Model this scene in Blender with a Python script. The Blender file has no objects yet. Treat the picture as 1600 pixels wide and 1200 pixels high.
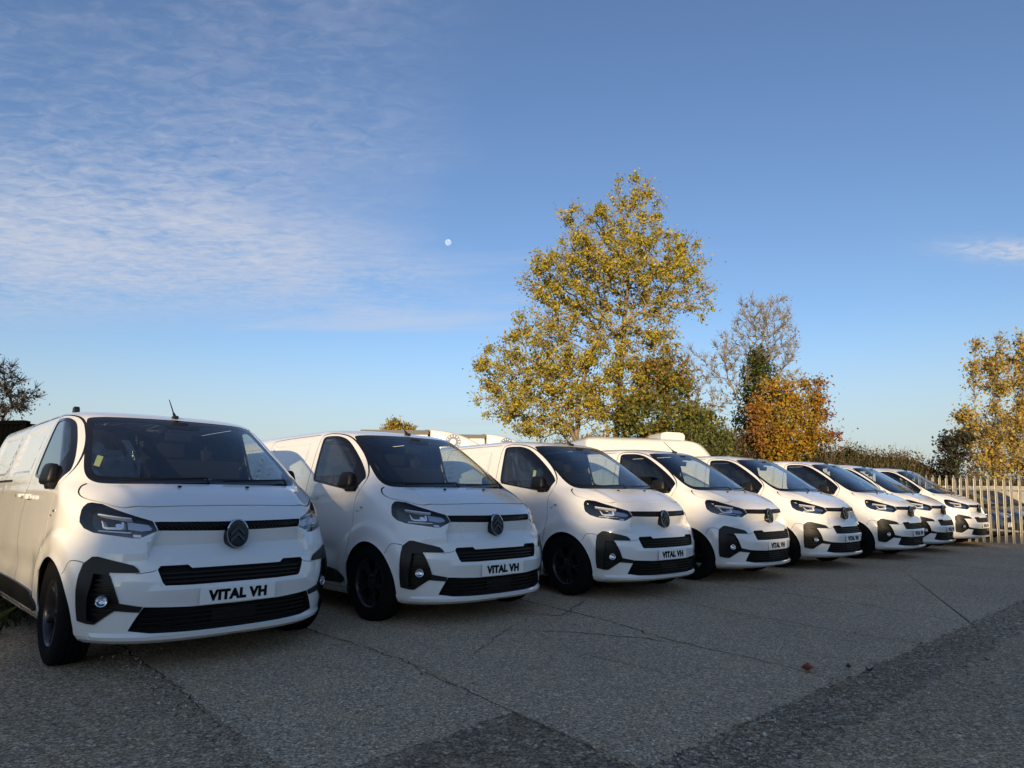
import bpy, bmesh, math, random
import numpy as np
from mathutils import Vector, Matrix
from mathutils.geometry import delaunay_2d_cdt
PI = math.pi
R = math.radians
SC = bpy.context.scene
COL = SC.collection

# ------------------------------------------------------------------ camera
cam_d = bpy.data.cameras.new('camera')
cam_d.sensor_width = 36.0
cam_d.lens = 1025.33 / 1600 * 36.0
cam_d.clip_start = 0.05
cam_d.clip_end = 9000
cam = bpy.data.objects.new('camera', cam_d)
COL.objects.link(cam)
cam.matrix_world = (Matrix.Translation((0, 0, 1.121)) @ Matrix.Rotation(PI / 2 + 0.1696, 4, 'X')
                    @ Matrix.Rotation(0.0032, 4, 'Z'))
SC.camera = cam

# ------------------------------------------------------------------ light
SUN_EL = R(8.0)
SUN_AZ = R(-6.0)           # 0 = straight behind the camera, negative = from the left
sun_dir = Vector((math.sin(SUN_AZ) * math.cos(SUN_EL), -math.cos(SUN_AZ) * math.cos(SUN_EL), math.sin(SUN_EL)))
sl = bpy.data.lights.new('sun', 'SUN')
sl.energy = 4.4
sl.angle = R(0.55)
sl.color = (1.0, 0.74, 0.42)
so = bpy.data.objects.new('sun', sl)
COL.objects.link(so)
so.rotation_euler = sun_dir.to_track_quat('Z', 'Y').to_euler()

world = bpy.data.worlds.new('World')
SC.world = world
world.use_nodes = True
wn = world.node_tree.nodes
wl = world.node_tree.links
wn.clear()
SKY_STRENGTH = 0.15


def build_world():
    out = wn.new('ShaderNodeOutputWorld')
    bg = wn.new('ShaderNodeBackground')
    bg.inputs['Strength'].default_value = SKY_STRENGTH
    sky = wn.new('ShaderNodeTexSky')
    sky.sky_type = 'NISHITA'
    sky.sun_disc = False
    sky.sun_elevation = SUN_EL
    sky.sun_rotation = PI - SUN_AZ
    sky.altitude = 50
    sky.air_density = 1.0
    sky.dust_density = 0.30
    sky.ozone_density = 3.0
    tc = wn.new('ShaderNodeTexCoord')
    sep = wn.new('ShaderNodeSeparateXYZ')
    wl.new(tc.outputs['Generated'], sep.inputs[0])

    def math_(op, a, b=None, clamp=False):
        n = wn.new('ShaderNodeMath')
        n.operation = op
        n.use_clamp = clamp
        for i, q in enumerate((a, b)):
            if q is None:
                continue
            if isinstance(q, (int, float)):
                n.inputs[i].default_value = q
            else:
                wl.new(q, n.inputs[i])
        return n.outputs[0]

    def ramp(v, lo, hi):
        n = wn.new('ShaderNodeMapRange')
        n.interpolation_type = 'SMOOTHSTEP'
        wl.new(v, n.inputs[0])
        n.inputs[1].default_value = lo
        n.inputs[2].default_value = hi
        return n.outputs[0]
    # project view direction on a flat cloud sheet
    zz = math_('ADD', math_('MAXIMUM', sep.outputs[2], 0.0), 0.06)
    px = math_('DIVIDE', sep.outputs[0], zz)
    py = math_('DIVIDE', sep.outputs[1], zz)
    comb = wn.new('ShaderNodeCombineXYZ')
    wl.new(px, comb.inputs[0])
    wl.new(py, comb.inputs[1])

    def noise(scale, detail, rough, sx=1, sy=1, off=0.0, dist=0.0):
        m = wn.new('ShaderNodeMapping')
        m.inputs['Scale'].default_value = (sx, sy, 1)
        m.inputs['Location'].default_value = (off, off * 0.7, 0)
        wl.new(comb.outputs[0], m.inputs[0])
        n = wn.new('ShaderNodeTexNoise')
        n.inputs['Scale'].default_value = scale
        n.inputs['Detail'].default_value = detail
        n.inputs['Roughness'].default_value = rough
        n.inputs['Distortion'].default_value = dist
        wl.new(m.outputs[0], n.inputs['Vector'])
        return n.outputs[0]
    n1 = noise(1.1, 8, 0.62, 0.8, 1.0, 3.1, 0.4)
    n2 = noise(24, 6, 0.62, 0.6, 1.15, 1.7, 0.7)
    n3 = noise(0.6, 3, 0.5, 1, 1, 7.3)
    # broad bank of high cloud lying to the left of the view, thinning out to the right
    lim = math_('ADD', px, math_('ADD', math_('MULTIPLY', math_('SUBTRACT', n3, 0.5), 2.2), math_('MULTIPLY', math_('SUBTRACT', n1, 0.5), 1.4)))
    left = ramp(math_('MULTIPLY', lim, -1.0), 0.02, 0.85)
    far = ramp(math_('ADD', py, math_('MULTIPLY', n1, 1.2)), 3.9, 2.9)
    body = ramp(math_('ADD', math_('MULTIPLY', n1, 0.70), math_('MULTIPLY', n2, 0.30)), 0.36, 0.66)
    dens = math_('ADD', math_('MULTIPLY', ramp(math_('ADD', py, math_('MULTIPLY', n3, 0.8)), 1.5, 2.4), 0.60), 0.40)
    cl = math_('MULTIPLY', math_('MULTIPLY', math_('MULTIPLY', left, far), body), dens)
    # one small detached wisp
    gx = math_('POWER', math_('ABSOLUTE', math_('DIVIDE', math_('SUBTRACT', px, 1.74), 0.24)), 2.0)
    gy = math_('POWER', math_('ABSOLUTE', math_('DIVIDE', math_('SUBTRACT', py, math_('ADD', math_('MULTIPLY', px, 0.10), 1.96)), 0.075)), 2.0)
    small = math_('MULTIPLY', math_('POWER', 2.718, math_('MULTIPLY', math_('ADD', gx, gy), -1.0)), ramp(n2, 0.25, 0.75))
    cl = math_('ADD', cl, math_('MULTIPLY', small, 1.3), True)
    # a few faint wisps anywhere
    n4 = noise(0.9, 6, 0.6, 0.35, 1.6, 21.0, 0.6)
    wisp = math_('MULTIPLY', ramp(n4, 0.58, 0.78), 0.45)
    low = ramp(sep.outputs[2], 0.02, 0.10)
    cl = math_('MULTIPLY', math_('ADD', math_('MULTIPLY', cl, 0.95), wisp, True), low)
    hsv = wn.new('ShaderNodeHueSaturation')
    hsv.inputs['Hue'].default_value = 0.509
    hsv.inputs['Saturation'].default_value = 0.96
    hsv.inputs['Value'].default_value = 1.05
    wl.new(sky.outputs[0], hsv.inputs['Color'])
    # pale ground haze all round the horizon
    hz = wn.new('ShaderNodeMix')
    hz.data_type = 'RGBA'
    hz.blend_type = 'MIX'
    wl.new(math_('MULTIPLY', ramp(sep.outputs[2], 0.26, -0.02), 1.0), hz.inputs['Factor'])
    wl.new(hsv.outputs[0], hz.inputs['A'])
    lg = wn.new('ShaderNodeMix')
    lg.data_type = 'RGBA'
    lg.blend_type = 'LIGHTEN'
    lg.inputs['Factor'].default_value = 1.0
    dsun = wn.new('ShaderNodeVectorMath')
    dsun.operation = 'DOT_PRODUCT'
    wl.new(tc.outputs['Generated'], dsun.inputs[0])
    dsun.inputs[1].default_value = tuple(sun_dir)
    glow = ramp(dsun.outputs['Value'], 0.0, 0.9)
    gm = wn.new('ShaderNodeMix')
    gm.data_type = 'RGBA'
    wl.new(glow, gm.inputs['Factor'])
    gm.inputs['A'].default_value = (0, 0, 0, 1)
    wl.new(hsv.outputs[0], gm.inputs['B'])
    wl.new(gm.outputs['Result'], lg.inputs['A'])
    lg.inputs['B'].default_value = (2.75, 2.95, 3.0, 1)
    wl.new(lg.outputs['Result'], hz.inputs['B'])
    mix = wn.new('ShaderNodeMix')
    mix.data_type = 'RGBA'
    wl.new(cl, mix.inputs['Factor'])
    wl.new(hz.outputs['Result'], mix.inputs['A'])
    mix.inputs['B'].default_value = (3.0, 3.15, 3.65, 1)
    wl.new(mix.outputs['Result'], bg.inputs['Color'])
    wl.new(bg.outputs[0], out.inputs[0])


build_world()
SC.view_settings.view_transform = 'Standard'
SC.view_settings.look = 'None'
SC.view_settings.gamma = 1.0
SC.view_settings.exposure = 0.42
SC.cycles.max_bounces = 8
SC.cycles.transparent_max_bounces = 24


# ------------------------------------------------------------------ helpers
def tag(o, label=None, cat=None, group=None, kind=None):
    if label:
        o['label'] = label
    if cat:
        o['category'] = cat
    if group:
        o['group'] = group
    if kind:
        o['kind'] = kind
    return o


def empty(name, loc=(0, 0, 0), rz=0.0):
    o = bpy.data.objects.new(name, None)
    o.empty_display_size = 0.2
    COL.objects.link(o)
    o.location = loc
    o.rotation_euler = (0, 0, rz)
    return o


def mesh_obj(name, verts, faces, mat, parent=None, smooth=False, cols=None, link=True):
    me = bpy.data.meshes.new(name)
    me.from_pydata([tuple(map(float, v)) for v in verts], [], [tuple(map(int, f)) for f in faces])
    if smooth:
        me.shade_smooth()
    if cols is not None:
        a = me.color_attributes.new('Col', 'FLOAT_COLOR', 'POINT')
        a.data.foreach_set('color', np.asarray(cols, dtype=np.float32).ravel())
    if mat is not None:
        me.materials.append(mat)
    me.update()
    o = bpy.data.objects.new(name, me)
    if link:
        COL.objects.link(o)
    if parent:
        o.parent = parent
    return o


def fast_mesh(name, V, F, mat, parent=None, cols=None, smooth=False):
    """V (n,3), F (m,k) constant-size faces: quick numpy route for foliage."""
    V = np.asarray(V, dtype=np.float32)
    F = np.asarray(F, dtype=np.int32)
    me = bpy.data.meshes.new(name)
    me.vertices.add(len(V))
    me.vertices.foreach_set('co', V.ravel())
    k = F.shape[1]
    me.loops.add(F.size)
    me.loops.foreach_set('vertex_index', F.ravel())
    me.polygons.add(len(F))
    me.polygons.foreach_set('loop_start', np.arange(0, F.size, k, dtype=np.int32))
    me.polygons.foreach_set('loop_total', np.full(len(F), k, dtype=np.int32))
    if smooth:
        me.polygons.foreach_set('use_smooth', np.ones(len(F), dtype=bool))
    if cols is not None:
        a = me.color_attributes.new('Col', 'FLOAT_COLOR', 'POINT')
        a.data.foreach_set('color', np.asarray(cols, dtype=np.float32).ravel())
    me.update()
    me.validate()
    me.materials.append(mat)
    o = bpy.data.objects.new(name, me)
    COL.objects.link(o)
    if parent:
        o.parent = parent
    return o


class MB:
    """collects simple shapes into one mesh"""

    def __init__(s):
        s.v = []
        s.f = []

    def add(s, vs, fs):
        b = len(s.v)
        s.v += [tuple(v) for v in vs]
        s.f += [tuple(b + i for i in f) for f in fs]
        return s

    def box(s, c, sz, rot=None, bev=0.0):
        bm = bmesh.new()
        bmesh.ops.create_cube(bm, size=1.0)
        bmesh.ops.scale(bm, vec=sz, verts=bm.verts)
        if bev:
            bmesh.ops.bevel(bm, geom=list(bm.edges), offset=bev, segments=2, profile=0.6, affect='EDGES')
        if rot is not None:
            bmesh.ops.rotate(bm, matrix=rot, verts=bm.verts)
        bmesh.ops.translate(bm, vec=c, verts=bm.verts)
        bm.verts.index_update()
        s.add([v.co[:] for v in bm.verts], [[v.index for v in f.verts] for f in bm.faces])
        bm.free()
        return s

    def tube(s, p0, p1, r0, r1=None, n=8, cap=True):
        r1 = r0 if r1 is None else r1
        p0, p1 = Vector(p0), Vector(p1)
        ax = (p1 - p0).normalized()
        t = Vector((0, 0, 1)) if abs(ax.z) < 0.9 else Vector((1, 0, 0))
        a = ax.cross(t).normalized()
        b = ax.cross(a)
        vs = []
        for p, r in ((p0, r0), (p1, r1)):
            for i in range(n):
                q = 2 * PI * i / n
                vs.append(p + (a * math.cos(q) + b * math.sin(q)) * r)
        fs = [[i, (i + 1) % n, n + (i + 1) % n, n + i] for i in range(n)]
        if cap:
            fs += [list(range(n))[::-1], list(range(n, 2 * n))]
        return s.add(vs, fs)

    def lathe_x(s, prof, n=36, cx=(0, 0, 0)):
        """profile of (x, r) revolved about the x axis"""
        vs = []
        for x, r in prof:
            for i in range(n):
                q = 2 * PI * i / n
                vs.append((cx[0] + x, cx[1] + r * math.cos(q), cx[2] + r * math.sin(q)))
        fs = []
        for j in range(len(prof) - 1):
            for i in range(n):
                fs.append([j * n + i, j * n + (i + 1) % n, (j + 1) * n + (i + 1) % n, (j + 1) * n + i])
        return s.add(vs, fs)

    def prism_x(s, prof, x0, x1):
        """polygon in (y,z) extruded along x"""
        n = len(prof)
        vs = [(x0, y, z) for y, z in prof] + [(x1, y, z) for y, z in prof]
        fs = [[i, (i + 1) % n, n + (i + 1) % n, n + i] for i in range(n)] + [list(range(n))[::-1], list(range(n, 2 * n))]
        return s.add(vs, fs)

    def build(s, name, mat, parent=None, smooth=False, sharp=None):
        o = mesh_obj(name, s.v, s.f, mat, parent, smooth)
        if smooth:
            o.data.set_sharp_from_angle(angle=R(sharp or 35))
        return o


# ------------------------------------------------------------------ materials
M = {}


def principled(name, color, rough=0.5, metal=0.0, coat=0.0, spec=0.5):
    m = bpy.data.materials.new(name)
    m.use_nodes = True
    b = m.node_tree.nodes['Principled BSDF']
    b.inputs['Base Color'].default_value = (*color, 1)
    b.inputs['Roughness'].default_value = rough
    b.inputs['Metallic'].default_value = metal
    b.inputs['Coat Weight'].default_value = coat
    b.inputs['Coat Roughness'].default_value = 0.04
    b.inputs['Specular IOR Level'].default_value = spec
    M[name] = m
    return m


class NT:
    def __init__(s, m):
        s.t = m.node_tree
        s.n = s.t.nodes
        s.b = s.n['Principled BSDF']

    def new(s, t, **kw):
        n = s.n.new(t)
        for k, v in kw.items():
            if hasattr(n, k):
                setattr(n, k, v)
            else:
                n.inputs[k.replace('_', ' ')].default_value = v
        return n

    def link(s, a, b):
        s.t.links.new(a, b)

    def coord(s, kind='Object', scale=(1, 1, 1)):
        c = s.new('ShaderNodeTexCoord')
        m = s.new('ShaderNodeMapping')
        m.inputs['Scale'].default_value = scale
        s.link(c.outputs[kind], m.inputs[0])
        return m.outputs[0]

    def noise(s, vec, scale, detail=4, rough=0.55):
        n = s.new('ShaderNodeTexNoise')
        n.inputs['Scale'].default_value = scale
        n.inputs['Detail'].default_value = detail
        n.inputs['Roughness'].default_value = rough
        s.link(vec, n.inputs['Vector'])
        return n.outputs[0]

    def ramp(s, v, stops):
        r = s.new('ShaderNodeValToRGB')
        e = r.color_ramp.elements
        while len(e) < len(stops):
            e.new(0.5)
        for k, (p, c) in zip(e, stops):
            k.position = p
            k.color = (*c, 1) if len(c) == 3 else c
        s.link(v, r.inputs[0])
        return r.outputs[0]

    def mix(s, f, a, b, blend='MIX'):
        m = s.new('ShaderNodeMix')
        m.data_type = 'RGBA'
        m.blend_type = blend
        for k, q in (('Factor', f), ('A', a), ('B', b)):
            if isinstance(q, (int, float)):
                m.inputs[k].default_value = q
            elif isinstance(q, tuple):
                m.inputs[k].default_value = (*q, 1)
            else:
                s.link(q, m.inputs[k])
        return m.outputs['Result']

    def bump(s, h, strength=0.3, dist=0.01):
        b = s.new('ShaderNodeBump')
        b.inputs['Strength'].default_value = strength
        b.inputs['Distance'].default_value = dist
        s.link(h, b.inputs['Height'])
        s.link(b.outputs[0], s.b.inputs['Normal'])


def paint(name, col, dirt=(0.45, 0.40, 0.33), rough=0.28):
    m = principled(name, col, rough, 0, 1.0)
    t = NT(m)
    c0 = t.coord()
    oi = t.new('ShaderNodeObjectInfo')
    va = t.new('ShaderNodeVectorMath', operation='MULTIPLY_ADD')
    t.link(oi.outputs['Random'], va.inputs[0])
    va.inputs[1].default_value = (37.0, 11.0, 0.0)
    t.link(c0, va.inputs[2])
    c = va.outputs[0]
    n = t.noise(c, 2.3, 6, 0.6)
    n2 = t.noise(c, 60, 3, 0.5)
    sp = t.new('ShaderNodeSeparateXYZ')
    t.link(c, sp.inputs[0])
    # road film gets a little thicker near the sills
    mr = t.new('ShaderNodeMapRange')
    t.link(sp.outputs[2], mr.inputs[0])
    mr.inputs[1].default_value = 0.75
    mr.inputs[2].default_value = 0.15
    mr.inputs[3].default_value = 0.02
    mr.inputs[4].default_value = 0.16
    mu = t.new('ShaderNodeMath', operation='MULTIPLY')
    t.link(mr.outputs[0], mu.inputs[0])
    t.link(t.ramp(n, [(0.3, (0.2, 0.2, 0.2)), (0.75, (1, 1, 1))]), mu.inputs[1])
    t.link(t.mix(mu.outputs[0], col, dirt), t.b.inputs['Base Color'])
    t.link(t.ramp(n, [(0.2, (rough - 0.05,) * 3), (0.9, (rough + 0.08,) * 3)]), t.b.inputs['Roughness'])
    # very slight orange peel / panel ripple
    t.bump(t.noise(c, 5.5, 2, 0.4), 0.05, 0.02)
    return m


paint('white_paint', (0.82, 0.82, 0.81), rough=0.24)
paint('cream_white', (0.74, 0.73, 0.69), rough=0.4)
paint('dark_blue_paint', (0.012, 0.016, 0.035))
paint('black_paint', (0.010, 0.010, 0.012))
paint('grey_paint', (0.10, 0.11, 0.12))
principled('rail_grey', (0.14, 0.14, 0.14), 0.7, spec=0.2)
principled('gap', (0.012, 0.012, 0.013), 0.8)
principled('gloss_black', (0.005, 0.005, 0.006), 0.12, 0, 0.3, 0.4)
principled('frit', (0.006, 0.006, 0.008), 0.10)
principled('rubber', (0.007, 0.007, 0.0075), 0.9, spec=0.10)
principled('dark_alloy', (0.016, 0.016, 0.018), 0.25, 0.0, spec=0.5)
principled('chrome', (0.75, 0.76, 0.78), 0.10, 1.0)
principled('drl_white', (0.85, 0.87, 0.92), 0.15, 0.0, 1.0)
principled('dark_chrome', (0.16, 0.165, 0.17), 0.18, 1.0)
principled('satin_silver', (0.45, 0.46, 0.48), 0.3, 1.0)
principled('dash', (0.012, 0.012, 0.014), 0.6, spec=0.25)
principled('seat_cloth', (0.008, 0.009, 0.011), 0.9, spec=0.2)
principled('liner', (0.028, 0.028, 0.030), 0.85, spec=0.2)
principled('under', (0.008, 0.008, 0.008), 0.95)
principled('plate_white', (0.88, 0.88, 0.86), 0.35, 0, 0.3)
principled('ink', (0.004, 0.004, 0.004), 0.6, spec=0.15)
principled('slat_black', (0.006, 0.006, 0.007), 0.4, spec=0.25)
principled('emblem_black', (0.004, 0.004, 0.005), 0.10, spec=0.35)
principled('badge_blue', (0.02, 0.05, 0.16), 0.4)
principled('badge_white', (0.7, 0.72, 0.75), 0.4)
principled('yellow_label', (0.55, 0.62, 0.30), 0.6)


def plastic():
    m = principled('black_plastic', (0.0075, 0.008, 0.009), 0.45, spec=0.35)
    t = NT(m)
    t.bump(t.noise(t.coord(), 400, 2), 0.15, 0.001)
    m = principled('strip_mesh', (0.012, 0.012, 0.014), 0.28)
    t = NT(m)
    w = t.new('ShaderNodeTexWave', bands_direction='DIAGONAL')
    w.inputs['Scale'].default_value = 22
    t.link(t.coord(scale=(1, 0.2, 1)), w.inputs['Vector'])
    t.bump(w.outputs[0], 1.0, 0.02)
    t.link(t.ramp(w.outputs[0], [(0.3, (0.008, 0.008, 0.01)), (0.9, (0.035, 0.035, 0.04))]), t.b.inputs['Base Color'])


plastic()


def glass(name, tint, gloss=1.0, rough=0.02, base=0.085):
    m = bpy.data.materials.new(name)
    m.use_nodes = True
    n = m.node_tree.nodes
    l = m.node_tree.links
    n.clear()
    out = n.new('ShaderNodeOutputMaterial')
    tr = n.new('ShaderNodeBsdfTransparent')
    tr.inputs[0].default_value = (*tint, 1)
    gl = n.new('ShaderNodeBsdfGlossy')
    gl.inputs['Roughness'].default_value = rough
    gl.inputs['Color'].default_value = (gloss, gloss, gloss, 1)
    lw = n.new('ShaderNodeLayerWeight')
    lw.inputs['Blend'].default_value = 0.5
    pw = n.new('ShaderNodeMath')
    pw.operation = 'POWER'
    pw.inputs[1].default_value = 4.0
    l.new(lw.outputs['Facing'], pw.inputs[0])
    mu = n.new('ShaderNodeMath')
    mu.operation = 'MULTIPLY_ADD'
    mu.inputs[1].default_value = 0.95
    mu.inputs[2].default_value = base
    mu.use_clamp = True
    l.new(pw.outputs[0], mu.inputs[0])
    mx = n.new('ShaderNodeMixShader')
    l.new(mu.outputs[0], mx.inputs[0])
    l.new(tr.outputs[0], mx.inputs[1])
    l.new(gl.outputs[0], mx.inputs[2])
    l.new(mx.outputs[0], out.inputs[0])
    M[name] = m
    return m


glass('windscreen_glass', (0.70, 0.77, 0.78))
glass('side_glass', (0.74, 0.80, 0.79))
glass('car_glass', (0.35, 0.38, 0.38), 0.7, 0.03, 0.04)
glass('lamp_glass', (0.92, 0.93, 0.94), 1.0, 0.02, 0.05)
glass('film', (0.80, 0.82, 0.84), 1.0, 0.12)


def foliage(name, rough=0.55, trans=0.35):
    m = bpy.data.materials.new(name)
    m.use_nodes = True
    n = m.node_tree.nodes
    l = m.node_tree.links
    b = n['Principled BSDF']
    a = n.new('ShaderNodeAttribute')
    a.attribute_name = 'Col'
    l.new(a.outputs['Color'], b.inputs['Base Color'])
    b.inputs['Roughness'].default_value = rough
    b.inputs['Specular IOR Level'].default_value = 0.3
    tl = n.new('ShaderNodeBsdfTranslucent')
    l.new(a.outputs['Color'], tl.inputs[0])
    mx = n.new('ShaderNodeMixShader')
    mx.inputs[0].default_value = trans
    l.new(b.outputs[0], mx.inputs[1])
    l.new(tl.outputs[0], mx.inputs[2])
    l.new(mx.outputs[0], n['Material Output'].inputs[0])
    M[name] = m


foliage('leaf')
foliage('grass', 0.7, 0.3)


def bark(name, c0, c1):
    m = principled(name, c0, 0.9)
    t = NT(m)
    c = t.coord(scale=(1, 1, 0.25))
    n = t.noise(c, 14, 5, 0.65)
    t.link(t.ramp(n, [(0.3, c0), (0.7, c1)]), t.b.inputs['Base Color'])
    t.bump(n, 0.6, 0.03)


bark('bark', (0.12, 0.095, 0.07), (0.28, 0.235, 0.175))
bark('pale_bark', (0.15, 0.14, 0.125), (0.30, 0.285, 0.26))
bark('dark_bark', (0.018, 0.015, 0.012), (0.05, 0.042, 0.035))


def ground_mats():
    def aggregate(name, base, spread, stone, scale, bumpd, crisp=0.5, stain=0.3):
        m = principled(name, base, 0.9, spec=0.25)
        t = NT(m)
        c = t.coord('Object')
        v = t.new('ShaderNodeTexVoronoi')
        v.inputs['Scale'].default_value = scale
        t.link(c, v.inputs['Vector'])
        v2 = t.new('ShaderNodeTexVoronoi')
        v2.inputs['Scale'].default_value = scale * 2.7
        t.link(c, v2.inputs['Vector'])
        hs = t.new('ShaderNodeSeparateColor')
        t.link(v.outputs['Color'], hs.inputs[0])
        hs2 = t.new('ShaderNodeSeparateColor')
        t.link(v2.outputs['Color'], hs2.inputs[0])
        lo = tuple(x * (1 - spread) for x in base)
        hi = tuple(x * (1 + spread) for x in base)
        col = t.ramp(hs.outputs[0], [(0.0, lo), (0.55, base), (0.9, hi), (0.97, stone)])
        col2 = t.ramp(hs2.outputs[0], [(0.0, lo), (0.6, base), (0.92, hi), (0.98, stone)])
        col = t.mix(0.5, col, col2)
        big = t.noise(c, 0.55, 6, 0.62)
        col = t.mix(t.ramp(big, [(0.35, (0, 0, 0)), (0.7, (stain,) * 3)]), col, tuple(x * 0.45 for x in base))
        mid = t.noise(c, 3.1, 5, 0.6)
        col = t.mix(t.ramp(mid, [(0.45, (0, 0, 0)), (0.75, (0.35,) * 3)]), col, tuple(x * q * 1.25 for x, q in zip(base, (1.1, 1.0, 0.85))))
        fine = t.noise(c, 62, 4, 0.85)
        col = t.mix(1.0, col, t.ramp(fine, [(0.32, (0.12, 0.12, 0.12)), (0.47, (0.80, 0.80, 0.80)), (0.64, (1.9, 1.87, 1.8))]), 'MULTIPLY')
        grit = t.noise(c, 19, 5, 0.8)
        col = t.mix(0.8, col, t.ramp(grit, [(0.32, (0.5, 0.5, 0.5)), (0.5, (1.0, 1.0, 1.0)), (0.68, (1.25, 1.24, 1.2))]), 'MULTIPLY')
        spot = t.noise(c, 1.7, 3, 0.5)
        col = t.mix(t.ramp(spot, [(0.66, (0, 0, 0)), (0.74, (0.5, 0.5, 0.5))]), col, tuple(x * 0.35 for x in base))
        t.link(col, t.b.inputs['Base Color'])
        h = t.new('ShaderNodeMath', operation='ADD')
        t.link(v.outputs['Distance'], h.inputs[0])
        t.link(fine, h.inputs[1])
        t.bump(h.outputs[0], min(1.0, crisp * 1.3), bumpd)
    aggregate('concrete', (0.455, 0.345, 0.23), 0.5, (0.86, 0.74, 0.60), 64, 0.010, 0.5)
    aggregate('coarse', (0.37, 0.28, 0.188), 0.8, (0.92, 0.80, 0.66), 38, 0.018, 0.9, 0.5)
    aggregate('old_tarmac', (0.45, 0.34, 0.225), 0.6, (0.84, 0.72, 0.58), 50, 0.012, 0.8, 0.45)
    aggregate('gravel', (0.40, 0.35, 0.28), 0.5, (0.6, 0.57, 0.5), 26, 0.03, 0.9)
    m = principled('earth', (0.10, 0.09, 0.045), 0.95, spec=0.1)
    t = NT(m)
    c = t.coord('Object')
    n = t.noise(c, 0.8, 7, 0.65)
    t.link(t.ramp(n, [(0.3, (0.07, 0.055, 0.03)), (0.55, (0.09, 0.10, 0.035)), (0.75, (0.15, 0.14, 0.06))]), t.b.inputs['Base Color'])
    t.bump(t.noise(c, 20, 5, 0.7), 0.8, 0.05)
    principled('crack', (0.035, 0.032, 0.028), 0.95, spec=0.1)
    m = principled('galvanised', (0.42, 0.41, 0.38), 0.45, 0.6)
    t = NT(m)
    c = t.coord('Object')
    n = t.noise(c, 9, 5, 0.6)
    t.link(t.ramp(n, [(0.3, (0.33, 0.32, 0.29)), (0.7, (0.52, 0.50, 0.45))]), t.b.inputs['Base Color'])
    t.link(t.ramp(n, [(0.3, (0.35,) * 3), (0.7, (0.6,) * 3)]), t.b.inputs['Roughness'])
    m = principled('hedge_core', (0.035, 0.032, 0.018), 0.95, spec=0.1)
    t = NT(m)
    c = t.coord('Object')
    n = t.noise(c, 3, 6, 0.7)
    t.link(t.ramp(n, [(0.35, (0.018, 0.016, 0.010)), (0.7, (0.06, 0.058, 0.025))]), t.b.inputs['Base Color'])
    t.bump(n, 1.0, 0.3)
    m = principled('container_paint', (0.0015, 0.0018, 0.002), 0.95, spec=0.05)
    m = principled('wall_render', (0.30, 0.29, 0.27), 0.85)
    t = NT(m)
    n = t.noise(t.coord('Object'), 2.2, 6, 0.65)
    t.link(t.ramp(n, [(0.3, (0.22, 0.21, 0.20)), (0.7, (0.36, 0.35, 0.33))]), t.b.inputs['Base Color'])


ground_mats()


# ------------------------------------------------------------------ lofted vehicle shells
def pchip(x, xs, ys):
    h = np.diff(xs)
    dl = np.diff(ys) / h
    m = np.zeros_like(ys)
    for i in range(1, len(xs) - 1):
        if dl[i - 1] * dl[i] > 0:
            w1 = 2 * h[i] + h[i - 1]
            w2 = h[i] + 2 * h[i - 1]
            m[i] = (w1 + w2) / (w1 / dl[i - 1] + w2 / dl[i])
    m[0] = dl[0]
    m[-1] = dl[-1]
    k = np.clip(np.searchsorted(xs, x) - 1, 0, len(xs) - 2)
    t = (x - xs[k]) / h[k]
    return ((1 + 2 * t) * (1 - t) ** 2 * ys[k] + t * (1 - t) ** 2 * h[k] * m[k]
            + t * t * (3 - 2 * t) * ys[k + 1] + t * t * (t - 1) * h[k] * m[k + 1])


def sstep(a, b, x):
    t = np.clip((x - a) / (b - a), 0, 1)
    return t * t * (3 - 2 * t)


def chaikin(p, n=2, closed=True):
    p = [np.array(q, float) for q in p]
    for _ in range(n):
        q = []
        m = len(p)
        if not closed:
            q.append(p[0])
        for i in range(m if closed else m - 1):
            a, b = p[i], p[(i + 1) % m]
            q += [a * 0.75 + b * 0.25, a * 0.25 + b * 0.75]
        if not closed:
            q.append(p[-1])
        p = q
    return p


def dense(p, step=0.03, closed=True):
    out = []
    m = len(p)
    for i in range(m if closed else m - 1):
        a, b = np.array(p[i], float), np.array(p[(i + 1) % m], float)
        k = max(1, int(np.ceil(np.linalg.norm(b - a) / step)))
        out += [a + (b - a) * j / k for j in range(k)]
    if not closed:
        out.append(np.array(p[-1], float))
    return out


def strip(p, w):
    """closed outline of a band of width w about the polyline p"""
    p = np.array(p, float)
    t = np.gradient(p, axis=0)
    t /= np.linalg.norm(t, axis=1)[:, None] + 1e-9
    n = np.stack([-t[:, 1], t[:, 0]], 1)
    return list(p + n * w / 2) + list((p - n * w / 2)[::-1])


def inset(p, w):
    p = np.array(p, float)
    a = 0.5 * np.sum(p[:, 0] * np.roll(p[:, 1], -1) - np.roll(p[:, 0], -1) * p[:, 1])
    e = np.roll(p, -1, 0) - p
    e /= np.linalg.norm(e, axis=1)[:, None] + 1e-9
    n = np.stack([-e[:, 1], e[:, 0]], 1) * (1 if a > 0 else -1)
    m = n + np.roll(n, 1, 0)
    m /= np.maximum(np.sum(m * n, 1), 0.35)[:, None] + 1e-9
    return list(p + m * w)


def inpoly(pt, poly):
    poly = np.asarray(poly)
    x, y = pt[:, 0], pt[:, 1]
    ins = np.zeros(len(pt), bool)
    j = len(poly) - 1
    for i in range(len(poly)):
        xi, yi = poly[i]
        xj, yj = poly[j]
        c = ((yi > y) != (yj > y))
        if abs(yj - yi) > 1e-12:
            ins ^= c & (x < (xj - xi) * (y - yi) / (yj - yi) + xi)
        j = i
    return ins


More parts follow.
